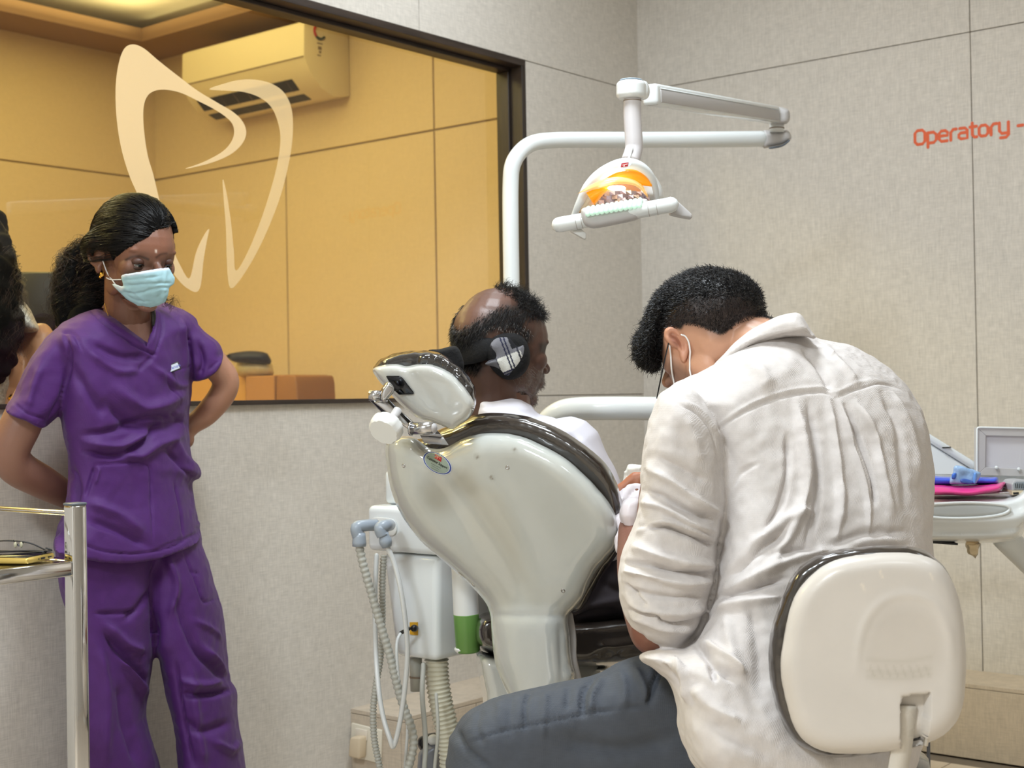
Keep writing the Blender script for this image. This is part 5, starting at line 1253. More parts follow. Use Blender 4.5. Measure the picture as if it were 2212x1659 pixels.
# neckline: push the cloth in under the V so the chest shows
ins = inpoly(q[:, :2], vn); dd, _ = segdist(q, [(200, 655), (214, 676), (250, 702), (285, 726), (316, 748), (327, 712), (330, 690), (329, 655)])
k = np.where(ins, np.clip(dd / 5, 0, 1), 0) * (facing(co, no) > 0); co = co + (FW * .085)[None, :] * k[:, None]; setv(tm, co)
sculpt(tm, [(a_[0], a_[1] * .8, a_[2] * 1.9, *a_[3:]) for a_ in [([(197, 672), (250, 716), (290, 744), (335, 766)], 4, -4, 1), ([(212, 668), (262, 706), (316, 744)], 4.5, 4), ([(334, 668), (338, 700), (326, 745)], 4, 3),
            ([(345, 670), (352, 710), (340, 750), (334, 764)], 3, -2.5), ([(335, 766), (310, 790), (300, 800)], 6, -3),
            ([(140, 720), (150, 770), (135, 850), (100, 915)], 6, -4), ([(130, 715), (160, 720), (180, 760)], 5, -3), ([(402, 700), (412, 760), (415, 815)], 5, -6), ([(395, 690), (400, 760), (402, 812)], 6, 4),
            ([(200, 740), (260, 770), (320, 770)], 10, -5), ([(190, 760), (250, 800), (300, 800)], 10, 4), ([(250, 840), (310, 880), (360, 870), (400, 850)], 16, 7), ([(230, 870), (290, 920), (370, 920), (405, 900)], 14, -8),
            ([(180, 940), (250, 930), (330, 900), (390, 910)], 10, -6), ([(185, 955), (260, 962), (330, 925)], 10, 6), ([(180, 975), (250, 985), (300, 960), (350, 920)], 7, -7), ([(370, 890), (390, 905), (408, 925)], 5, -4),
            ([(260, 975), (300, 985), (340, 960), (400, 940)], 10, 6), ([(200, 1005), (260, 1000), (310, 1002), (325, 1020), (328, 1100), (330, 1170)], 3, -2.5), ([(206, 1008), (195, 1040), (185, 1072)], 4, -3.5), ([(215, 1010), (206, 1045)], 5, 3),
            ([(375, 1040), (388, 1110), (396, 1160)], 3, -2.5), ([(380, 950), (395, 985), (425, 1010)], 8, 5), ([(360, 970), (395, 1010), (420, 1036)], 7, -5), ([(190, 1085), (250, 1110), (310, 1150)], 14, 6), ([(190, 1120), (260, 1150), (320, 1180)], 10, -5),
            ([(150, 1160), (220, 1190), (300, 1196), (370, 1182), (428, 1150)], 3.0, -2.5), ([(330, 1190), (400, 1162), (430, 1150)], 3, -1.5), ([(352, 805), (370, 840), (392, 878)], 3, -2.0), ([(356, 806), (395, 796), (412, 790)], 2.5, -1.5),
            ([(30, 870), (60, 893), (98, 905)], 3, -1.8), ([(450, 800), (472, 780)], 3, -1.6), ([(160, 800), (200, 860), (230, 900)], 14, -5), ([(90, 790), (70, 840), (60, 880)], 10, 4), ([(150, 1010), (165, 1060), (150, 1120)], 10, -7), ([(330, 790), (380, 830), (410, 830)], 9, 4), ([(430, 740), (440, 780), (430, 810)], 7, -5)]])
rumple(tm, .0035, .07, 1); rumple(tm, .0012, .02, 8)
obj('scrub_top', tm, M_scrub, nurse)
obj('undershirt_edge', inflate([(325, 668), (332, 665), (337, 680), (334, 702), (328, 705), (326, 690)], 3.02, .008, 4, 2), M_black, nurse)
bdg = PS([(362, 790), (384, 783), (388, 796), (366, 805)], 3.01)
tn = bpy.data.objects['scrub_top']; okk, loc, no_, _ = tn.ray_cast(Vector(CAM - ORG[nurse.name]), Vector(nrm(P(374, 793, 1) - CAM)))
dB = proj([np.array(loc) + ORG[nurse.name]])[0][2] - .006 if okk else 3.0
nbd = obj('name_badge', prism(PS([(359, 791), (384, 780), (391, 797), (366, 807)], dB), FW * .005, .001), mat('badge_frame', (50, 46, 48), .4), nurse)
obj('badge_face', prism(PS([(361, 792), (383, 783.5), (388.5, 795), (366.5, 804)], dB - .001), FW * .002), M_maskw, nbd, False)
bx_ = nrm(P(386, 787, dB) - P(363, 796, dB)); by_ = nrm(P(361, 792, dB) - P(366.5, 804, dB))
obj('badge_print', text_mb('B aruyo', .0085, P(365.5, 800, dB - .0012), bx_, by_, -FW, 0, .02, center=False), mat('blue_badge_ink', (110, 122, 200), .5), nbd, False)
# trousers
TRL = [(130, 1120), (250, 1120), (345, 1130), (350, 1250), (340, 1380), (334, 1420), (322, 1486), (316, 1544), (330, 1600), (347, 1655), (362, 1800), (372, 2040), (368, 2110), (190, 2110), (180, 2000), (172, 1700), (158, 1500), (148, 1350), (124, 1250)]
TRR = [(330, 1120), (425, 1120), (432, 1160), (447, 1200), (458, 1235), (477, 1303), (488, 1370), (492, 1420), (497, 1468), (511, 1486), (513, 1510), (516, 1560), (530, 1655), (548, 1800), (560, 2040), (556, 2110), (400, 2110), (395, 1900), (384, 1650), (362, 1515), (341, 1425), (330, 1380)]
tr_ = inflate(TRL, nd, .105, 70, 10).join(inflate(TRR, lambda x, y: nd(x, y) - (y - 1200) * .00006, .105, 70, 10))
tr_.join(inflate([(240, 1130), (425, 1130), (418, 1260), (380, 1340), (338, 1395), (300, 1340), (260, 1260)], nd, .08, 60, 10))
trm = union(tr_, .0045, 5)
sculpt(trm, [(a_[0], a_[1] * .8, a_[2] * 1.9, *a_[3:]) for a_ in [([(338, 1215), (334, 1300), (336, 1400)], 9, -12), ([(205, 1325), (250, 1325), (300, 1320)], 5, -4), ([(225, 1345), (270, 1390), (310, 1405)], 12, 8), ([(230, 1370), (280, 1430), (320, 1480)], 10, -8), ([(260, 1420), (300, 1470), (318, 1500)], 10, 9),
             ([(270, 1340), (300, 1310), (330, 1270)], 8, -5), ([(360, 1200), (380, 1260), (370, 1330)], 10, 7), ([(395, 1190), (420, 1250), (440, 1300), (480, 1285)], 3, -2.5), ([(412, 1235), (430, 1240)], 3, -2), ([(380, 1300), (420, 1400), (460, 1440), (492, 1468)], 10, -7), ([(420, 1340), (460, 1360), (482, 1380)], 7, 4),
             ([(440, 1400), (480, 1440), (500, 1475)], 9, 8), ([(395, 1500), (450, 1500), (508, 1488)], 8, -9), ([(390, 1470), (440, 1480), (480, 1470)], 8, 6), ([(400, 1560), (440, 1580), (500, 1560)], 12, -6), ([(380, 1430), (400, 1560), (420, 1655)], 5, -5), ([(410, 1440), (425, 1560), (440, 1655)], 12, 6), ([(215, 1400), (230, 1500), (225, 1650)], 14, 6), ([(260, 1480), (270, 1560), (300, 1655)], 14, -7), ([(460, 1600), (500, 1620), (520, 1600)], 9, 6)]])
rumple(trm, .004, .09, 4); rumple(trm, .0013, .022, 9)
obj('trousers', trm, M_scrub, nurse)
for x in (270, 480):
    a_1 = P(x, 2110, 3.05); obj('shoe', union(ellipsoid((a_1[0] + .03, a_1[1] - .0, .035), (.13, .045, .034), np.array([RUF(.6, 0, -.75), RUF(.75, 0, .6), Z])).join(ellipsoid((a_1[0], a_1[1], .055), (.05, .042, .05))), .005, 3), M_black, nurse)
# hair: smooth crown pulled back into a curly ponytail
hline = [(150, 400), (400, 400), (372, 480), (360, 492), (350, 494), (336, 498), (322, 512), (300, 524), (272, 540), (252, 556), (240, 570), (232, 560), (222, 549), (208, 547), (196, 552), (195, 620), (150, 640)]
co, no = getv(hb), getn(hb); q = proj(co); zl = ((co - org) @ u) / H; xl = ((co - org) @ f) / H; yl = ((co - org) @ l) / H
front = facing(co, no) > 0
keep = (inpoly(q[:, :2], hline) & front) | (~front & ((zl > .72) | ((xl < .02) & (zl > .3)))) 
keep &= zl > .22
earp = W(-.08, -.34, .46); keep &= ~((np.linalg.norm(co - earp, axis=1) < .040) & (zl < .64))
edge, _ = segdist(q, hline, True)
off = np.where(front, np.clip(edge / 26, .12, 1), 1.0) * .012
cap = submesh(hb, keep, off, .0012, .012)
obj('hair', cap, M_hairbase, nurse)
tie = P(192, 545, 3.13)
bvh = BVHTree.FromPolygons([Vector(p) for p in co + no * off[:, None]], [tuple(p.vertices) for p in hb.polygons])
lines = []; rng = np.random.default_rng(3); roots = np.where(keep)[0]
for i in rng.choice(roots, 2600):
    p = co[i] + no[i] * off[i]; L = []; 
    for s in range(9):
        t = s / 8; qn = p * (1 - t) + tie * t; qn = qn + no[i] * (.05 * math.sin(math.pi * t)); loc, nn, _, _ = bvh.find_nearest(Vector(qn)); nn = np.array(nn)
        w_ = .0009 + .0016 * math.sin(t * 3.14) + rng.normal(0, .0003); L.append(np.array(loc) + nn * w_ + rng.normal(0, .0004, 3))
    lines.append(cr(L, 2))
strand_obj('hair_strands', lines, M_hair, nurse, .0006)
flyl = scalp_lines(hb, lambda c_, n_: keep * .9, 260, .03, .5, 4, lambda p: nrm(tie - p) * .9, .25, .35, 5)
G1 = [([tie, P(176, 560, 3.14), P(160, 610, 3.13), P(150, 670, 3.12), P(146, 705, 3.11)], .028, .035), ([tie, P(195, 580, 3.13), P(200, 630, 3.12), P(190, 670, 3.10), P(170, 692, 3.08)], .022, .034),
      ([tie, P(170, 550, 3.15), P(148, 580, 3.14), P(138, 640, 3.13), P(130, 700, 3.12)], .02, .022), ([tie, P(205, 600, 3.15), P(215, 640, 3.13), P(215, 662, 3.12)], .018, .024)]
core = union(tube(G1[0][0], [.026, .032, .037, .036, .024], 14).join(tube(G1[1][0], [.022, .028, .032, .032, .022], 14)).join(tube(G1[3][0], [.02, .026, .028, .018], 12)), .005, 4); rumple(core, .008, .02, 6)
obj('ponytail', core, M_hairbase, nurse)
strand_obj('ponytail_strands', curly(G1, 1500, 0, .009, 5, 26, 11, fly=.0008), M_hair, nurse, .0007)
strand_obj('ponytail_strands', curly([(g, a * 1.35, b * 1.45) for g, a, b in G1], 700, 0, .010, 5, 26, 12, fly=.0012), M_hairb, nurse, .0006)
strand_obj('flyaway_hair', flyl + curly([([tie, P(160, 560, 3.14), P(132, 600, 3.13), P(124, 660, 3.12), P(120, 705, 3.1)], .03, .035), ([tie, P(180, 520, 3.13), P(150, 545, 3.13)], .015, .02)], 90, 0, .007, 3, 22, 5, fly=.001), M_hairb, nurse, .0004)

strand_obj('flyaway_hair', curly([([P(350, 640, 3.1), P(372, 655, 3.1), P(395, 665, 3.12)], .01, .02)], 30, 0, .007, 3, 22, 6, fly=.001), M_hairb, nurse, .0004)

# ================= person behind the glass
gp = thing('person', 'person with long dark curly hair and silvery blouse behind the glass at the left edge', 'person', (*P(-20, 1200, 3.5)[:2], 0))
gd_ = 3.42
bm2 = MB().join(ellipsoid(P(-85, 560, gd_), (.085, .1, .12))).join(tube([P(-75, 640, gd_), P(-75, 760, gd_)], [.055, .07], 14))
bm2.join(inflate([(-160, 760), (-60, 720), (20, 735), (60, 780), (70, 860), (60, 1000), (70, 1200), (60, 1500), (-140, 1500), (-160, 1100)], gd_, .1, 60, 14))
bm2.join(tube(cr([P(52, 760, gd_ - .0), P(84, 730, gd_), P(88, 780, gd_ - .02), P(72, 840, gd_ - .05), P(40, 900, gd_ - .09), P(10, 920, gd_ - .1)], 4), [.045, .04, .037, .034, .03, .026], 14))
bm2.join(hand_mb(P(8, 922, gd_ - .1), -RT - Z * .2, Z, -FW, .17))
bm2.join(inflate([(-140, 1450), (60, 1450), (50, 1900), (-10, 1960), (-120, 1960)], gd_, .08, 50, 16))
m2 = union(bm2, .006, 4); c = colors(m2, (176, 128, 92)); setc(m2, c); obj('body', m2, M_skin, gp)
M_silver = mat('silver_lace', (196, 194, 188), .35, .35, vary=.3, vscale=160, bump=.8, bscale=240)
sl = union(inflate([(30, 640), (50, 650), (66, 668), (76, 690), (86, 712), (66, 720), (40, 716), (10, 690)], gd_ - .04, .06, 24, 6).join(inflate([(-150, 750), (-20, 730), (25, 760), (34, 830), (26, 870), (20, 1000), (24, 1500), (-140, 1500)], gd_ - .02, .105, 40, 12)), .005, 4)
obj('silver_blouse', sl, M_silver, gp)
obj('bracelet', tube([P(24, 866, gd_ - .13), P(32, 858, gd_ - .13)], .012, 12, None), M_gold, gp)
GG = [([P(-48, 490, gd_ - .02), P(-25, 560, gd_ - .05), P(-5, 650, gd_ - .1), P(-5, 730, gd_ - .12), P(-10, 790, gd_ - .13)], .045, .048), ([P(-60, 490, gd_), P(-40, 600, gd_ - .09), P(-30, 700, gd_ - .12), P(-30, 780, gd_ - .13)], .055, .055),
      ([P(-30, 500, gd_), P(5, 580, gd_), P(28, 640, gd_ + .0), P(40, 680, gd_ + .03)], .02, .018)]
ccore = union(tube(GG[0][0], [.05, .055, .06, .055, .04], 14).join(tube(GG[1][0], [.08, .085, .08, .06], 14)), .006, 4); rumple(ccore, .014, .03, 8)
obj('hair', ccore, M_hairbase, gp)
strand_obj('hair_strands', curly([(g, a * 1.25, b * 1.3) for g, a, b in GG], 1900, 0, .012, 5, 30, 21, fly=.0010), M_hairb, gp, .0007)

# ================= patient in the chair
pt = thing('person', 'person in white shirt with earmuff reclining in the dental chair, seen from behind', 'person', (*P(1290, 1300, 2.95)[:2], .5))
f, l, u = head_frame(RUF(.78, -.12, .60)); H = .243
org = P(1080, 873, 2.93)
pm_, W = head_mb(org, f, l, u, H, jaw=1.0, nose=1.0, neck=P(1065, 905, 2.93), neck_r=.25, ears=False)
pm_.join(ellipsoid(W(-.13, 0, .58), np.array([.37, .30, .33]) * H, np.array([f, l, u]), 32, 20))
pb = MB().join(pm_)
pb.join(tube([P(1085, 830, 2.94), P(1080, 930, 2.95)], [.062, .07], 18))
pb.join(inflate([(1040, 900), (1150, 890), (1230, 940), (1290, 1040), (1320, 1200), (1200, 1280), (1080, 1150), (1020, 1000)], 2.96, .08, 60, 14))
pb.join(tube(cr([P(1250, 990, 2.93), P(1300, 1080, 2.94), P(1335, 1170, 2.93), P(1345, 1120, 2.88), P(1352, 1085, 2.84)], 5), [.045, .04, .036, .03, .024], 14))
pb.join(ellipsoid(P(1362, 1094, 2.83), (.030, .030, .034)))
for q_ in (((1338, 1090), (1336, 1066), (1352, 1050), (1363, 1038), (1371, 1029)),): pb.join(tube(cr([P(x, y, 2.805) for x, y in q_], 4), [.016, .0145, .0125, .0115, .010], 12))
for k_, q_ in enumerate((((1370, 1090), (1372, 1070), (1377, 1052), (1381, 1038), (1384, 1027)), ((1382, 1092), (1390, 1070), (1398, 1054), (1402, 1042)), ((1388, 1098), (1400, 1080), (1408, 1066), (1410, 1056)), ((1388, 1106), (1404, 1094), (1412, 1082)))):
    pb.join(tube(cr([P(x, y, 2.80 + .008 * k_) for x, y in q_], 4), [.0112, .0108, .0098, .0085], 12))
pme = union(pb, .0042, 4)
hb2 = union(pm_, .0022, 12); finish_head(hb2, W, H, f, l, u)
def fit_outline(me, outline, band=26, strength=1.0, only=None):
    """nudge the rim of the head so that its side outline follows the traced one"""
    co = getv(me); q = proj(co)
    return
c = colors(hb2, (86, 60, 50)); co, no = getv(hb2), getn(hb2); q = proj(co)
hairpoly = [(968, 760), (966, 720), (978, 700), (1000, 705), (1040, 680), (1085, 658), (1112, 655), (1112, 632), (1150, 625), (1180, 660), (1174, 684), (1150, 690), (1135, 700), (1148, 720), (1140, 740), (1120, 720), (1090, 716), (1050, 722), (1040, 800), (1000, 805), (975, 790)]
paintpoly(hb2, c, hairpoly, (20, 15, 14), 12, .95)
paintpoly(hb2, c, [(1010, 660), (1060, 630), (1110, 640), (1060, 680), (1000, 715), (985, 700)], (104, 72, 58), 14, .8)
paintpoly(hb2, c, [(1120, 790), (1172, 810), (1168, 865), (1150, 878), (1110, 850), (1095, 830)], (112, 90, 80), 14, .45)
paintpoly(hb2, c, [(1165, 742), (1186, 744), (1184, 762), (1168, 760)], (34, 24, 22), 4, .8)
setc(hb2, c)
c1 = colors(pme, (104, 72, 58)); q1 = proj(getv(pme)); blend(c1, ((q1[:, 1] > 1000)).astype(float), (176, 112, 82)); setc(pme, c1)
trim_head(pme, W, org, u, H)
obj('body', join_meshes(pme, hb2), M_skin, pt)
zl = ((co - org) @ u) / H; xl = ((co - org) @ f) / H; yl = ((co - org) @ l) / H
def pmask(cc, nn):
    qq = proj(cc); fr = facing(cc, nn) > 0; hp = cr([np.array(x, float) for x in hairpoly], 5, True); d_, _ = segdist(qq, hp, True); i_ = inpoly(qq[:, :2], hp)
    z_ = ((cc - org) @ u) / H; x_ = ((cc - org) @ f) / H
    return np.where(fr, np.where(i_, np.clip(d_ / 8, .2, 1), 0), ((z_ > .35) & (z_ < .8) & (x_ < .15)) * 1.0)
lns = scalp_lines(hb2, pmask, 8000, .013, .25, 3, lambda p: nrm(-Z * 1.0 - f * .6) * 1.3, .25, .1, 4)
strand_obj('hair', lns, M_hair, pt, .0005)
topm = lambda cc, nn: inpoly(proj(cc)[:, :2], np.array([(1060, 615), (1185, 600), (1190, 690), (1150, 690), (1110, 650)])) * .9
lns = scalp_lines(hb2, topm, 1500, .026, .5, 5, lambda p: nrm(f * .9 + Z * .1) * .5, .8, .5, 6)
strand_obj('top_hair', lns, M_hair, pt, .0005, label='thin curly hair above the forehead')
lns = scalp_lines(hb2, lambda cc, nn: inpoly(proj(cc)[:, :2], np.array([(1108, 820), (1150, 790), (1180, 810), (1176, 850), (1160, 882), (1130, 870)])) * 1.0, 1300, .006, .4, 2, lambda p: nrm(-Z + f * .3), .4, 0, 8)
strand_obj('beard_stubble', lns, M_hairg, pt, .0004)
lns = scalp_lines(hb2, lambda cc, nn: inpoly(proj(cc)[:, :2], np.array([(1122, 700), (1150, 700), (1150, 740), (1130, 730), (968, 720), (980, 700)])) * 1.0, 350, .008, .4, 2, lambda p: nrm(-Z - f * .3), .4, 0, 9)
strand_obj('grey_hair', lns, M_hairg, pt, .0004)
# earmuff, a thing worn on the head
em = thing('earmuff', 'black and white plaid behind-the-head earmuff on the reclining person', 'earmuff', P(1097, 771, 2.79))
yside = -l if ((-l) @ FW) < 0 else l
ec = None
okk = False
okk, loc, no_, _ = bpy.data.objects['body.002'].ray_cast(Vector(CAM - ORG[pt.name]), Vector(nrm(P(1097, 771, 1) - CAM))) if bpy.data.objects.get('body.002') else (False, 0, 0, 0)
dm = proj([np.array(loc) + ORG[pt.name]])[0][2] if okk else 2.82
dE = lambda x, y: dm - .004 + (x - 1097) * .00030
cupo = [(1047, 760), (1054, 738), (1072, 722), (1095, 717), (1118, 720), (1136, 735), (1145, 760), (1144, 785), (1134, 805), (1114, 819), (1092, 820), (1070, 806), (1054, 785)]
obj('muff_cup', union(inflate(cupo, dE, .026, 20, 4), .0025, 3), mat('black_fleece', (14, 14, 16), .9, bump=.5, bscale=200), em)
def plaid():
    M = bpy.data.materials.new('plaid_wool'); M.use_nodes = True; nt = M.node_tree; B = nt.nodes['Principled BSDF']; N = nt.nodes.new; Lk = nt.links.new
    a = N('ShaderNodeAttribute'); a.attribute_name = 'Col'; nz = N('ShaderNodeTexNoise'); nz.inputs['Scale'].default_value = 700; tc = N('ShaderNodeTexCoord'); Lk(tc.outputs['Object'], nz.inputs[0])
    b = N('ShaderNodeBump'); Lk(nz.outputs['Fac'], b.inputs['Height']); b.inputs['Strength'].default_value = .6; b.inputs['Distance'].default_value = .002
    Lk(a.outputs['Color'], B.inputs['Base Color']); Lk(b.outputs[0], B.inputs['Normal']); B.inputs['Roughness'].default_value = .95; return M
pf = inflate([(1058, 745), (1072, 730), (1095, 726), (1108, 730), (1120, 742), (1132, 745), (1135, 765), (1130, 780), (1120, 795), (1105, 810), (1092, 812), (1080, 802), (1066, 792), (1048, 786), (1066, 770), (1060, 757)], lambda x, y: dE(x, y) - .018, .0115, 22, 1.6)
pmesh = to_mesh('plaid', pf); co_ = getv(pmesh); qq = proj(co_); c = colors(pmesh, (120, 120, 126)); ca, sa = math.cos(-.32), math.sin(-.32)
X = (qq[:, 0] - 1097) * ca - (qq[:, 1] - 771) * sa * -1; X = (qq[:, 0] - 1097) * math.cos(.38) - (qq[:, 1] - 771) * math.sin(.38) * 1; Y = (qq[:, 0] - 1097) * math.sin(.38) + (qq[:, 1] - 771) * math.cos(.38)
X = (qq[:, 0] - 1097) * .93 + (qq[:, 1] - 771) * -.36; Y = (qq[:, 0] - 1097) * .36 + (qq[:, 1] - 771) * .93
wh = (Y > -4) & (Y < 30) & (X > -26) & (X < 30); c[wh, :3] = lin((222, 222, 216)); c[(X < -24), :3] = lin((60, 60, 68)); c[(Y > -4) & (Y < 30) & (X < -26), :3] = lin((110, 110, 116))
for x0 in (-1, 6): 
    k_ = (abs(X - x0) < 1.6); c[k_, :3] = lin((34, 36, 62))
for x0 in (25,): c[abs(X - x0) < 2, :3] = lin((52, 52, 62))
for y0 in (29, 35): c[abs(Y - y0) < 1.6, :3] = lin((34, 36, 66))
c[(X > 14) & (Y < -12), :3] = lin((24, 24, 30)); setc(pmesh, c)
obj('plaid_face', pmesh, plaid(), em)
ph2 = cast_depth(hb2)
bandp = [P(1062, 750, dm - .014)] + [P(x, y, (ph2(x, y) or dm + .05) - .006) for x, y in ((1040, 755), (1020, 760), (1000, 765), (985, 768))] + [P(969, 767, dm + .10), P(975, 765, dm + .16)]
obj('rear_band', tube(cr(bandp, 6), [.022, .024, .024, .022, .020, .017, .014], 14, flat=(FW * .7 + RT * .5, .3)), bpy.data.materials['black_fleece'], em)
obj('band_tail', inflate([(925, 757), (950, 754), (985, 748), (1000, 775), (1000, 800), (970, 790), (950, 772)], 2.78, .015, 10, 4), bpy.data.materials['black_fleece'], em)
for k in range(4): obj('band_print', prism(PS([(984 + k * 4, 771 + k * .2), (986.4 + k * 4, 771), (986.4 + k * 4, 774), (984 + k * 4, 774)], dm - .012 + .02), FW * .0005), M_greyp, em, False)
# patient's shirt
SHP = [(1026, 858), (1050, 853), (1090, 853), (1120, 858), (1148, 872), (1165, 893), (1200, 904), (1222, 910), (1250, 936), (1275, 962), (1294, 987), (1306, 1010), (1322, 1060), (1335, 1120), (1325, 1180), (1290, 1230), (1220, 1270), (1120, 1200), (1050, 1090), (1030, 1000), (1020, 920)]
ps = inflate(SHP, lambda x, y: 2.95, .115, 50, 8)
ps.join(tube(cr([P(1232, 965, 2.90), P(1275, 1040, 2.90), P(1312, 1120, 2.91), P(1330, 1170, 2.91), P(1342, 1150, 2.88), P(1350, 1112, 2.845)], 5), [.062, .056, .05, .047, .042, .036], 18))
psm = union(ps, .004, 4)
sculpt(psm, [([(1175, 900), (1210, 925), (1250, 960)], 5, -4), ([(1220, 912), (1216, 935), (1230, 950)], 3, -2.5), ([(1245, 945), (1280, 985), (1300, 1015)], 8, 5), ([(1040, 862), (1090, 860), (1140, 878)], 6, 5), ([(1036, 880), (1090, 878), (1150, 895)], 5, -5)])
rumple(psm, .004, .05, 2)
obj('white_shirt', psm, M_pshirt, pt)
ptm = union(inflate([(1215, 1330), (1238, 1300), (1270, 1255), (1300, 1215), (1335, 1160), (1400, 1150), (1560, 1180), (1620, 1230), (1610, 1345), (1420, 1356), (1330, 1346), (1250, 1360)], 3.0, .13, 45, 8), .005, 4)
sculpt(ptm, [([(1240, 1335), (1280, 1322), (1330, 1318)], 6, -8), ([(1265, 1310), (1310, 1300), (1350, 1295)], 8, 6), ([(1290, 1250), (1320, 1270), (1360, 1280)], 9, -6)])
rumple(ptm, .005, .06, 3); obj('dark_trousers', ptm, M_ptrous, pt)
lg = MB()
for dx in (0, .14):
    k0 = P(1580, 1260, 3.05) + F0 * dx; lg.join(tube([P(1540, 1260, 3.03) + F0 * dx, P(1680, 1270, 3.2) + F0 * dx, P(1820, 1360, 3.4) + F0 * dx, P(1900, 1410, 3.5) + F0 * dx], [.085, .075, .055, .05], 14))
ob_ = obj('trouser_legs', union(lg, .008, 3), M_ptrous, pt)
for dx in (0, .14):
    a_1 = P(1900, 1410, 3.5) + F0 * dx; obj('shoe', union(ellipsoid(a_1 + R0 * .05 + Z * .03, (.05, .045, .11), np.array([R0, F0, Z])).join(ellipsoid(a_1 + R0 * .0, (.06, .045, .05), np.array([R0, F0, Z]))), .006, 3), M_black, pt)
# tissue in the hand
ts = thing('tissue', 'folded white paper tissue held up in the reclining person\'s fingers', 'tissue', P(1366, 1050, 2.80))
tsm = union(inflate([(1344, 1060), (1347, 1018), (1352, 1016), (1357, 1004), (1364, 1002), (1392, 1004), (1400, 1060), (1380, 1085), (1350, 1078)], 2.835, .006, 6, 2.5, smooth=False).join(inflate([(1350, 1070), (1356, 1010), (1385, 1008), (1392, 1070)], 2.826, .004, 5, 3, smooth=False)), .0018, 1)
rumple(tsm, .0025, .02, 4); obj('sheet', tsm, M_tissue, ts)

# ================= dentist
dt = thing('person', 'person in rumpled off-white shirt and charcoal trousers bent forward on the cream stool', 'person', (*P(1740, 1500, 2.3)[:2], 0))
f = nrm(RT * -.65 + UP * -.45 + FW * .61); l = nrm(RT * -.68 - FW * .73); l = nrm(l - f * (l @ f)); u = nrm(np.cross(f, l))
if u @ Z < 0: u = -u; l = -l
H = .235; dH = 2.50
hc3 = P(1512, 702, dH); org = hc3 - H * .6 * u
dmb, W = head_mb(org, f, l, u, H, jaw=1.05, nose=1.0, ears=False)
dmb.join(ellipsoid(P(1560, 672, dH - .02), (.074, .074, .07)))
dmb.join(tube([P(1540, 740, dH + .0), P(1590, 735, dH - .02), P(1650, 760, dH - .06), P(1690, 820, dH - .1)], [.06, .062, .062, .07], 20))
hb3 = union(dmb, .0024, 3); finish_head(hb3, W, H, f, l, u)
db = MB().join(tube([P(1590, 745, dH - .02), P(1690, 820, dH - .1)], [.055, .07], 16))
td3 = lambda x, y: 2.34 + .00022 * (x - 1750) - .00030 * (y - 1100)
db.join(inflate([(1480, 900), (1560, 820), (1700, 760), (1820, 780), (1930, 860), (1970, 1000), (1970, 1300), (1940, 1560), (1560, 1560), (1560, 1300), (1580, 1050)], lambda x, y: td3(x, y) + .02, .075, 70, 14))
# left arm: shoulder to elbow to gloved hand
db.join(tube(cr([P(1480, 930, 2.28), P(1450, 1080, 2.24), P(1428, 1250, 2.21), P(1418, 1340, 2.20), P(1412, 1362, 2.22), P(1393, 1305, 2.30), P(1376, 1235, 2.40), P(1368, 1175, 2.49), P(1366, 1140, 2.54)], 5), [.055, .052, .046, .040, .038, .038, .034, .028, .025], 20))
db.join(tube([P(1870, 960, 2.40), P(1930, 1120, 2.46), P(1860, 1250, 2.7), P(1700, 1190, 2.85)], [.055, .048, .04, .028], 16))
db.join(hand_mb(P(1700, 1190, 2.85), RUF(-.9, .2, .3), Z, RUF(-.2, -.6, .2), .18))
db.join(hand_mb(P(1362, 1148, 2.55), RUF(.25, .50, .85), RUF(-.5, .3, .2), RUF(.8, -.5, -.1), .185, (.35, .4, .45, .5), .3))
dbm = union(db, .0042, 4)
c = colors(dbm, (126, 84, 68)); setc(dbm, c)
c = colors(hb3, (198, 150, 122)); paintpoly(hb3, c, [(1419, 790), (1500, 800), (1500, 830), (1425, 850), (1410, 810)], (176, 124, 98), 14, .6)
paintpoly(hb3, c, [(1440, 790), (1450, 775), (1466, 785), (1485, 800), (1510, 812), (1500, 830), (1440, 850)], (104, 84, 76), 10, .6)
hp3 = [(1340, 560), (1700, 560), (1680, 690), (1657, 688), (1618, 684), (1590, 700), (1560, 722), (1535, 714), (1512, 704), (1492, 700), (1478, 702), (1470, 712), (1450, 706), (1436, 716), (1434, 745), (1430, 775), (1418, 800), (1340, 800)]
fadep = [(1478, 702), (1492, 700), (1512, 704), (1535, 714), (1560, 722), (1590, 700), (1640, 684), (1600, 650), (1540, 640), (1480, 655), (1440, 690), (1436, 716), (1460, 706)]
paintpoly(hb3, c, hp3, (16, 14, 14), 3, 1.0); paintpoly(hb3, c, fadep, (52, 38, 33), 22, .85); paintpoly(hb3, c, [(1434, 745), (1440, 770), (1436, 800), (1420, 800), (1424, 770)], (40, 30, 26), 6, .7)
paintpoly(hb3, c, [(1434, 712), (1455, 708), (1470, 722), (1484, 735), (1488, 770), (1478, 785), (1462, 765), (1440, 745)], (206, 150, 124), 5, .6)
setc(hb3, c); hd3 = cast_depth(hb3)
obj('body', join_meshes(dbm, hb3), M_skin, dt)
def dmask(cc, nn):
    qq = proj(cc); fr = facing(cc, nn) > 0; hp = np.array(hp3, float); i_ = inpoly(qq[:, :2], hp); d_, _ = segdist(qq, hp, True); fd = inpoly(qq[:, :2], np.array(fadep, float))
    z_ = ((cc - org) @ u) / H
    return np.where(fr, i_ * np.clip(d_ / 10, .15, 1) * np.where(fd, .3, 1), (z_ > .62) * 1.0)
lns = scalp_lines(hb3, dmask, 9000, .007, .35, 2, lambda p: nrm(f * .8 + UP * .0) * .6, .9, .1, 12)
strand_obj('hair', lns, M_hair, dt, .00055)
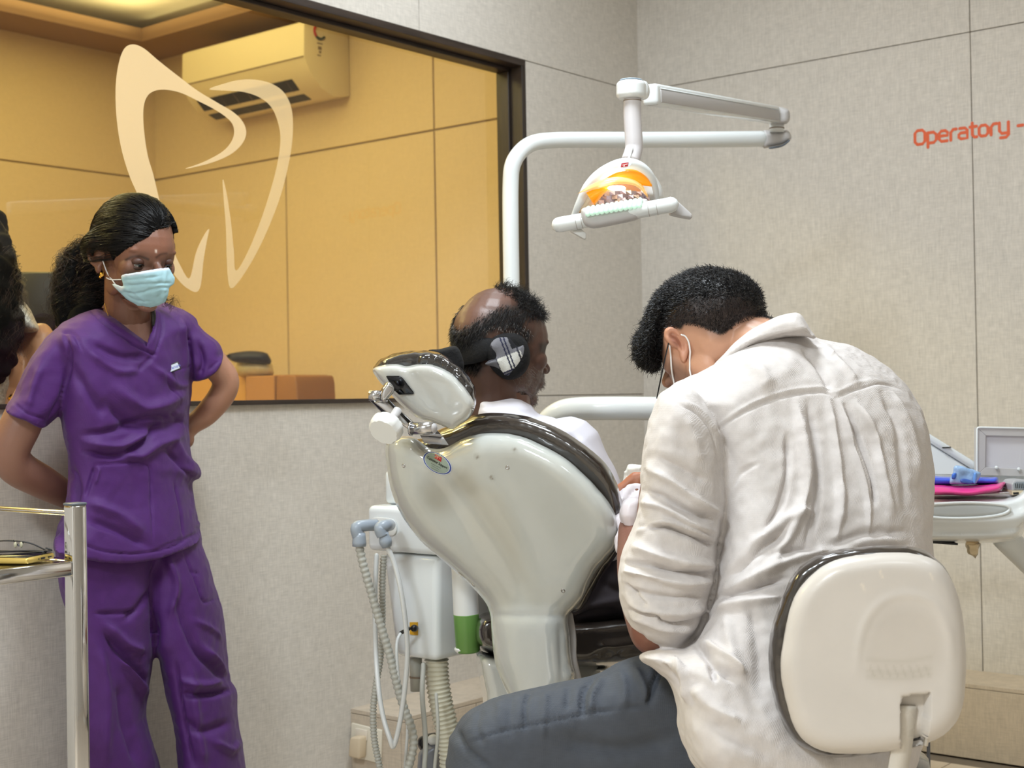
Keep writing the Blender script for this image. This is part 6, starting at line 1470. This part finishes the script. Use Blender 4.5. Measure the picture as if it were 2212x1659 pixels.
tuft = lambda cc, nn: inpoly(proj(cc)[:, :2], np.array([(1380, 600), (1640, 560), (1650, 640), (1560, 640), (1470, 650), (1440, 690), (1425, 790), (1360, 790)])) * 1.0
lns = scalp_lines(hb3, tuft, 5200, .013, .3, 4, lambda p: nrm(f * .8 + u * .1) * .9, .9, .25, 13)
strand_obj('top_hair', lns, M_hair, dt, .0006)
qf = inflate([(1369, 766), (1372, 732), (1387, 706), (1399, 668), (1420, 630), (1459, 601), (1517, 587), (1568, 594), (1608, 616), (1634, 647), (1650, 674), (1640, 680), (1610, 655), (1560, 640), (1490, 652), (1455, 684), (1440, 710), (1434, 740), (1428, 775), (1420, 798), (1402, 798), (1380, 785)], lambda x, y: dH + .015 + .0002 * (1500 - x), .094, 100, 5)
qm = union(qf, .003, 2); rumple(qm, .004, .012, 5); rumple(qm, .0015, .004, 7)
qmo = qm; qm = qm.copy(); obj('quiff', qmo, M_hairbase, dt)
lns = scalp_lines(qm, lambda cc, nn: np.ones(len(cc)), 9000, .007, .4, 3, lambda p: nrm(-RT * .6 - UP * .5) * .6, .8, .25, 15)
strand_obj('quiff_strands', lns, M_hair, dt, .00055)
lns = scalp_lines(hb3, lambda cc, nn: inpoly(proj(cc)[:, :2], np.array(fadep, float)) * (facing(cc, nn) > 0) * .9, 4500, .0035, .3, 2, lambda p: nrm(f * .5 - u * .6) * .8, .5, 0, 22)
strand_obj('faded_hair', lns, mat('short_brown_hair', (40, 30, 27), .6), dt, .0004, label='short faded sides')
lns = scalp_lines(qm, lambda cc, nn: (proj(cc)[:, 1] > 690) * (proj(cc)[:, 0] < 1440) * 1.0, 1400, .016, .6, 5, lambda p: nrm(-RT * .3 - UP * .8) * .5, .8, .55, 16)
strand_obj('curled_fringe', lns, M_hair, dt, .0006)
# near ear, loops, glasses temple
eo = [(1436, 712), (1446, 706), (1458, 708), (1470, 716), (1482, 728), (1488, 745), (1487, 765), (1482, 782), (1473, 783), (1468, 772), (1464, 757), (1452, 750), (1440, 740), (1434, 728)]
okk, loc, no_, _ = bpy.data.objects['body.003'].ray_cast(Vector(CAM - ORG[dt.name]), Vector(nrm(P(1476, 800, 1) - CAM))); dE3 = proj([np.array(loc) + ORG[dt.name]])[0][2] if okk else 2.45
okk, loc, no_, _ = bpy.data.objects['body.003'].ray_cast(Vector(CAM - ORG[dt.name]), Vector(nrm(P(1462, 745, 1) - CAM))); dE4 = proj([np.array(loc) + ORG[dt.name]])[0][2] if okk else 2.45
em_ = inflate(eo, lambda x, y: dE4 + .002, .013, 9, 2.2); em2 = union(em_, .0016, 2)
sculpt(em2, [([(1445, 722), (1460, 724), (1472, 738), (1474, 760)], 7, -7), ([(1438, 716), (1450, 710), (1466, 716), (1480, 730), (1485, 755), (1481, 775)], 3.5, 2.5), ([(1454, 735), (1466, 745), (1466, 760)], 3, 2)])
c = colors(em2, (204, 150, 124)); paintpoly(em2, c, [(1448, 722), (1462, 728), (1470, 742), (1462, 750), (1450, 738)], (130, 78, 62), 5, .8); setc(em2, c); obj('ear', em2, M_skin, dt)
def clingd(name, x, y, dflt):
    ob = bpy.data.objects[name]; okk, loc, no_, _ = ob.ray_cast(Vector(CAM - ORG[dt.name]), Vector(nrm(P(x, y, 1) - CAM)))
    return proj([np.array(loc) + ORG[dt.name]])[0][2] if okk else dflt
def cling(pts, lift=.003, name='body.003'):
    out = []
    for x, y in cr([np.array(p, float) for p in pts], 5): out.append(P(x, y, min(clingd(name, x, y, dE3), dE4 + .03) - lift))
    return out
obj('ear_loop', tube(cling([(1446, 742), (1449, 770), (1451, 800), (1457, 832)], .006), .0015, 8), M_elastic, dt)
lp = [P(x, y, dE4 - .016) for x, y in cr([np.array(p, float) for p in ((1472, 723), (1481, 727), (1488, 740), (1491, 760))], 4)] + [P(x, y, d) for x, y, d in ((1490, 778, dE4 - .012), (1490, 800, (hd3(1490, 800) or dE4) - .004), (1493, 815, (hd3(1493, 815) or dE4) - .004), (1495, 826, (hd3(1495, 826) or dE4) - .006))]
obj('ear_loop', tube(lp, .0015, 8), M_elastic, dt)
obj('glasses_temple', tube([P(1444, 742, dE4 - .008), P(1438, 768, dE4 - .004), P(1425, 830, dE4 + .02), P(1419, 860, dE4 + .04)], .0012, 8), M_darkm, dt)
# shirt: back, sleeve, tail
SB = [(1560, 768), (1600, 738), (1660, 716), (1723, 712), (1765, 730), (1800, 738), (1840, 748), (1880, 770), (1912, 790), (1938, 812), (1962, 835), (1978, 860), (1998, 904), (2012, 958), (2019, 1030), (2019, 1102), (2017, 1158), (2018, 1220), (2020, 1320), (2018, 1450), (2010, 1560), (1990, 1625), (1960, 1700), (1900, 1740),
      (1700, 1740), (1560, 1710), (1505, 1665), (1482, 1620), (1466, 1572), (1460, 1520), (1446, 1480), (1420, 1455), (1400, 1440), (1384, 1430), (1378, 1415), (1400, 1405), (1440, 1400), (1480, 1395), (1512, 1360), (1535, 1290), (1548, 1200), (1552, 1100), (1520, 960), (1460, 900), (1419, 864), (1459, 831), (1495, 812), (1531, 792)]
sb = inflate(SB, td3, lambda x, y: .145, 120, 9)
SL = [(1419, 862), (1440, 842), (1500, 842), (1545, 900), (1562, 960), (1568, 1066), (1562, 1133), (1552, 1182), (1548, 1248), (1534, 1306), (1520, 1343), (1492, 1382), (1466, 1406), (1440, 1408), (1403, 1393), (1366, 1360), (1345, 1314), (1335, 1265), (1339, 1222), (1350, 1188), (1362, 1158), (1374, 1120), (1381, 1081), (1384, 1030), (1386, 976), (1395, 922)]
sb.join(inflate(SL, lambda x, y: 2.22 + .0001 * (x - 1450) - .00006 * (y - 1100), .078, 75, 8))
sb.join(inflate([(1500, 960), (1600, 960), (1620, 1200), (1600, 1420), (1500, 1400), (1480, 1200)], 2.31, .09, 50, 12))
sbm = union(sb, .0027, 6)
F_ = []
def fold(pts, w_, a_): F_.append((pts, w_, a_))
# seams
fold([(1542, 934), (1580, 908), (1618, 886), (1665, 866), (1709, 854), (1750, 848), (1785, 848), (1806, 860)], 3.2, -3.2)
fold([(1806, 860), (1830, 848), (1864, 838), (1900, 830), (1933, 832), (1960, 846)], 3.2, -3.2)
fold([(1545, 922), (1618, 873), (1709, 842), (1790, 836), (1806, 846), (1860, 826), (1930, 820)], 5, 2.0)
fold([(1459, 868), (1500, 890), (1535, 932), (1552, 990), (1562, 1060)], 3.0, -3.2); fold([(1470, 862), (1512, 885), (1547, 930), (1565, 990), (1574, 1060)], 5, 2.2)
# back folds
for p in (([(1720, 870), (1735, 960), (1740, 1060), (1700, 1160), (1650, 1240)], 12, 8), ([(1745, 870), (1760, 960), (1765, 1080), (1740, 1180)], 9, -7), ([(1700, 940), (1702, 1000), (1690, 1080), (1650, 1150)], 8, -6),
          ([(1790, 865), (1805, 960), (1815, 1060), (1810, 1160)], 9, 7), ([(1815, 870), (1840, 960), (1870, 1060), (1880, 1150)], 6, 6), ([(1826, 875), (1860, 960), (1885, 1040), (1890, 1090)], 5, -7), ([(1850, 870), (1890, 940), (1905, 1020), (1925, 1110)], 9, 6),
          ([(1905, 850), (1940, 920), (1950, 1000), (1955, 1100)], 10, -6), ([(1930, 850), (1970, 940), (1985, 1040)], 9, 5), ([(1735, 750), (1770, 790), (1800, 845)], 10, -6), ([(1780, 745), (1820, 790), (1850, 828)], 8, 5), ([(1760, 745), (1790, 760), (1800, 770)], 8, 4),
          ([(1600, 780), (1640, 800), (1660, 840)], 16, 5), ([(1640, 1000), (1600, 1020), (1580, 1060)], 6, -3), ([(1620, 1180), (1700, 1120), (1760, 1100)], 12, 6), ([(1570, 1250), (1640, 1190), (1700, 1150)], 11, -8), ([(1580, 1280), (1660, 1230), (1740, 1200), (1790, 1190)], 11, 8),
          ([(1545, 1290), (1620, 1270), (1700, 1250)], 8, -9), ([(1550, 1315), (1620, 1300), (1690, 1290)], 11, 7), ([(1800, 1175), (1880, 1150), (1960, 1150)], 10, -6), ([(1850, 1185), (1900, 1178), (1960, 1180)], 8, -8),
          ([(1500, 1390), (1540, 1430), (1590, 1470)], 9, -10), ([(1520, 1385), (1570, 1420), (1610, 1460)], 10, 7), ([(1530, 1430), (1540, 1450), (1545, 1470)], 7, -9), ([(1450, 1420), (1480, 1460), (1490, 1520)], 8, 7), ([(1430, 1430), (1460, 1470), (1475, 1510)], 5, -6),
          ([(1500, 1480), (1540, 1530), (1600, 1560)], 16, 6), ([(1620, 1300), (1640, 1400), (1650, 1500)], 18, -5), ([(1570, 1330), (1580, 1400), (1600, 1460)], 14, 5), ([(1660, 1200), (1700, 1190), (1760, 1190)], 9, -5), ([(1520, 1560), (1600, 1600), (1680, 1640)], 18, -4)): fold(*p)
# sleeve folds
for p in (([(1420, 985), (1470, 1010), (1530, 1040)], 12, -5), ([(1398, 1010), (1450, 1040), (1520, 1090), (1560, 1110)], 10, 6), ([(1390, 1060), (1440, 1080), (1500, 1110), (1545, 1120)], 9, -8), ([(1384, 1085), (1430, 1095), (1490, 1130), (1550, 1150)], 8, 7),
          ([(1385, 1140), (1440, 1138), (1500, 1160), (1555, 1180)], 8, -9), ([(1375, 1150), (1430, 1128), (1480, 1142), (1550, 1172)], 7, 6), ([(1366, 1180), (1420, 1200), (1480, 1215), (1550, 1225)], 12, 8), ([(1345, 1215), (1400, 1222), (1460, 1235), (1540, 1240)], 7, -9),
          ([(1344, 1232), (1400, 1245), (1470, 1260), (1546, 1254)], 9, 8), ([(1350, 1275), (1400, 1285), (1460, 1290), (1530, 1288)], 8, -6), ([(1345, 1262), (1370, 1290), (1400, 1312)], 6, -7), ([(1355, 1300), (1410, 1320), (1470, 1325), (1530, 1310)], 10, 6),
          ([(1350, 1318), (1390, 1325), (1420, 1330), (1430, 1342), (1470, 1348), (1518, 1332)], 4, -6), ([(1352, 1330), (1390, 1340), (1425, 1356), (1470, 1362), (1512, 1348)], 8, 4), ([(1480, 900), (1500, 950), (1510, 1000)], 16, 4), ([(1430, 900), (1410, 960), (1400, 1000)], 12, -3)): fold(*p)
sculpt(sbm, [(a, w_ * (.85 if abs(m_) > 3.3 else .8), m_ * (1.55 if abs(m_) > 3.3 else 1.0)) for a, w_, m_ in F_])
rumple(sbm, .004, .06, 21); rumple(sbm, .0016, .018, 5)
obj('linen_shirt', sbm, M_shirt, dt, label='off-white linen shirt with rolled sleeve')
# collar standing around the neck
cd_ = lambda x, y: td3(x, y) + .02
col_ = inflate([(1540, 792), (1565, 762), (1600, 728), (1640, 702), (1670, 688), (1700, 678), (1724, 675), (1740, 692), (1752, 712), (1764, 733), (1740, 728), (1700, 730), (1655, 742), (1610, 764), (1575, 790), (1545, 812)], lambda x, y: 2.375 + (x - 1650) * -.0002, .045, 22, 5)
cmm = union(col_, .0026, 3)
sculpt(cmm, [([(1570, 785), (1620, 750), (1670, 730), (1730, 718), (1758, 722)], 3, -3.5), ([(1560, 778), (1610, 742), (1660, 722), (1745, 706)], 4, 2.5), ([(1700, 690), (1730, 690)], 10, -2)])
rumple(cmm, .0015, .03, 7); obj('shirt_collar', cmm, M_shirt, dt)
# gloved hand over the skin hand
gv = hand_mb(P(1361, 1148, 2.545), RUF(.25, .50, .85), RUF(-.5, .3, .2), RUF(.8, -.5, -.1), .20, (.35, .4, .45, .5), .3)
gv.join(inflate([(1338, 1098), (1345, 1082), (1362, 1074), (1385, 1076), (1392, 1100), (1388, 1130), (1376, 1148), (1360, 1160), (1350, 1152), (1342, 1128), (1337, 1112)], 2.53, .036, 20, 4))
gm = union(gv, .003, 4); rumple(gm, .003, .018, 3); obj('latex_glove', gm, M_glove, dt)
# trousers
TR3 = [(1378, 1418), (1341, 1428), (1300, 1450), (1262, 1463), (1203, 1475), (1155, 1484), (1113, 1493), (1075, 1504), (1038, 1521), (1008, 1538), (988, 1562), (978, 1595), (971, 1640), (968, 1700), (985, 1760), (1040, 1790), (1150, 1790), (1300, 1775), (1500, 1760), (1700, 1740), (1780, 1650), (1760, 1520), (1600, 1450), (1480, 1425), (1420, 1410)]
tq = inflate(TR3, lambda x, y: 2.30 + .00008 * (x - 1000), .10, 110, 10)
kn_ = P(1075, 1640, 2.29); ft = kn_.copy(); ft[2] = .1; ft = ft + F0 * .02 + R0 * .03
tq.join(tube([kn_, (kn_ + ft) / 2, ft], [.085, .075, .065], 20))
hip2 = P(1780, 1650, 2.5); k2 = P(1700, 1640, 2.85); f2 = k2.copy(); f2[2] = .1
tq.join(tube([hip2, (hip2 + k2) / 2, k2], [.11, .1, .08], 18)).join(tube([k2, f2 + F0 * .05], [.08, .06], 16))
tqm = union(tq, .005, 5)
sculpt(tqm, [(a_[0], a_[1] * .9, a_[2] * 1.7) for a_ in [([(1150, 1486), (1135, 1520), (1135, 1580)], 4, -4), ([(1290, 1455), (1262, 1490), (1258, 1545)], 5, -6), ([(1305, 1460), (1280, 1500), (1275, 1540)], 8, 4), ([(1010, 1605), (1080, 1580), (1180, 1560), (1300, 1535), (1440, 1520)], 2.5, -2.5), ([(1430, 1430), (1405, 1500), (1400, 1520)], 8, -8), ([(1370, 1440), (1390, 1480), (1400, 1520)], 8, 5), ([(988, 1575), (1010, 1620), (1060, 1659)], 6, -5),
             ([(1180, 1490), (1175, 1540), (1170, 1600)], 8, 2.5), ([(1080, 1510), (1075, 1560)], 7, 2), ([(1210, 1600), (1350, 1620), (1450, 1600)], 20, -5), ([(1040, 1530), (1030, 1570), (1045, 1610)], 7, -2.5), ([(1110, 1500), (1100, 1545), (1105, 1590)], 7, -2), ([(1340, 1445), (1350, 1490), (1345, 1530)], 8, 3), ([(1230, 1480), (1225, 1530)], 8, -3)]])
rumple(tqm, .003, .06, 11); rumple(tqm, .001, .015, 12); obj('trousers', tqm, M_trous, dt)
for p, dd_ in ((ft, RUF(-.8, 0, .6)), (f2, RUF(-.3, 0, .95))):
    s2 = nrm(np.cross(Z, dd_)); obj('shoe', union(ellipsoid((p[0] + dd_[0] * .05, p[1] + dd_[1] * .05, .04), (.15, .05, .039), np.array([dd_, s2, Z])).join(ellipsoid((p[0], p[1], .07), (.06, .045, .065))), .006, 3), M_black, dt)
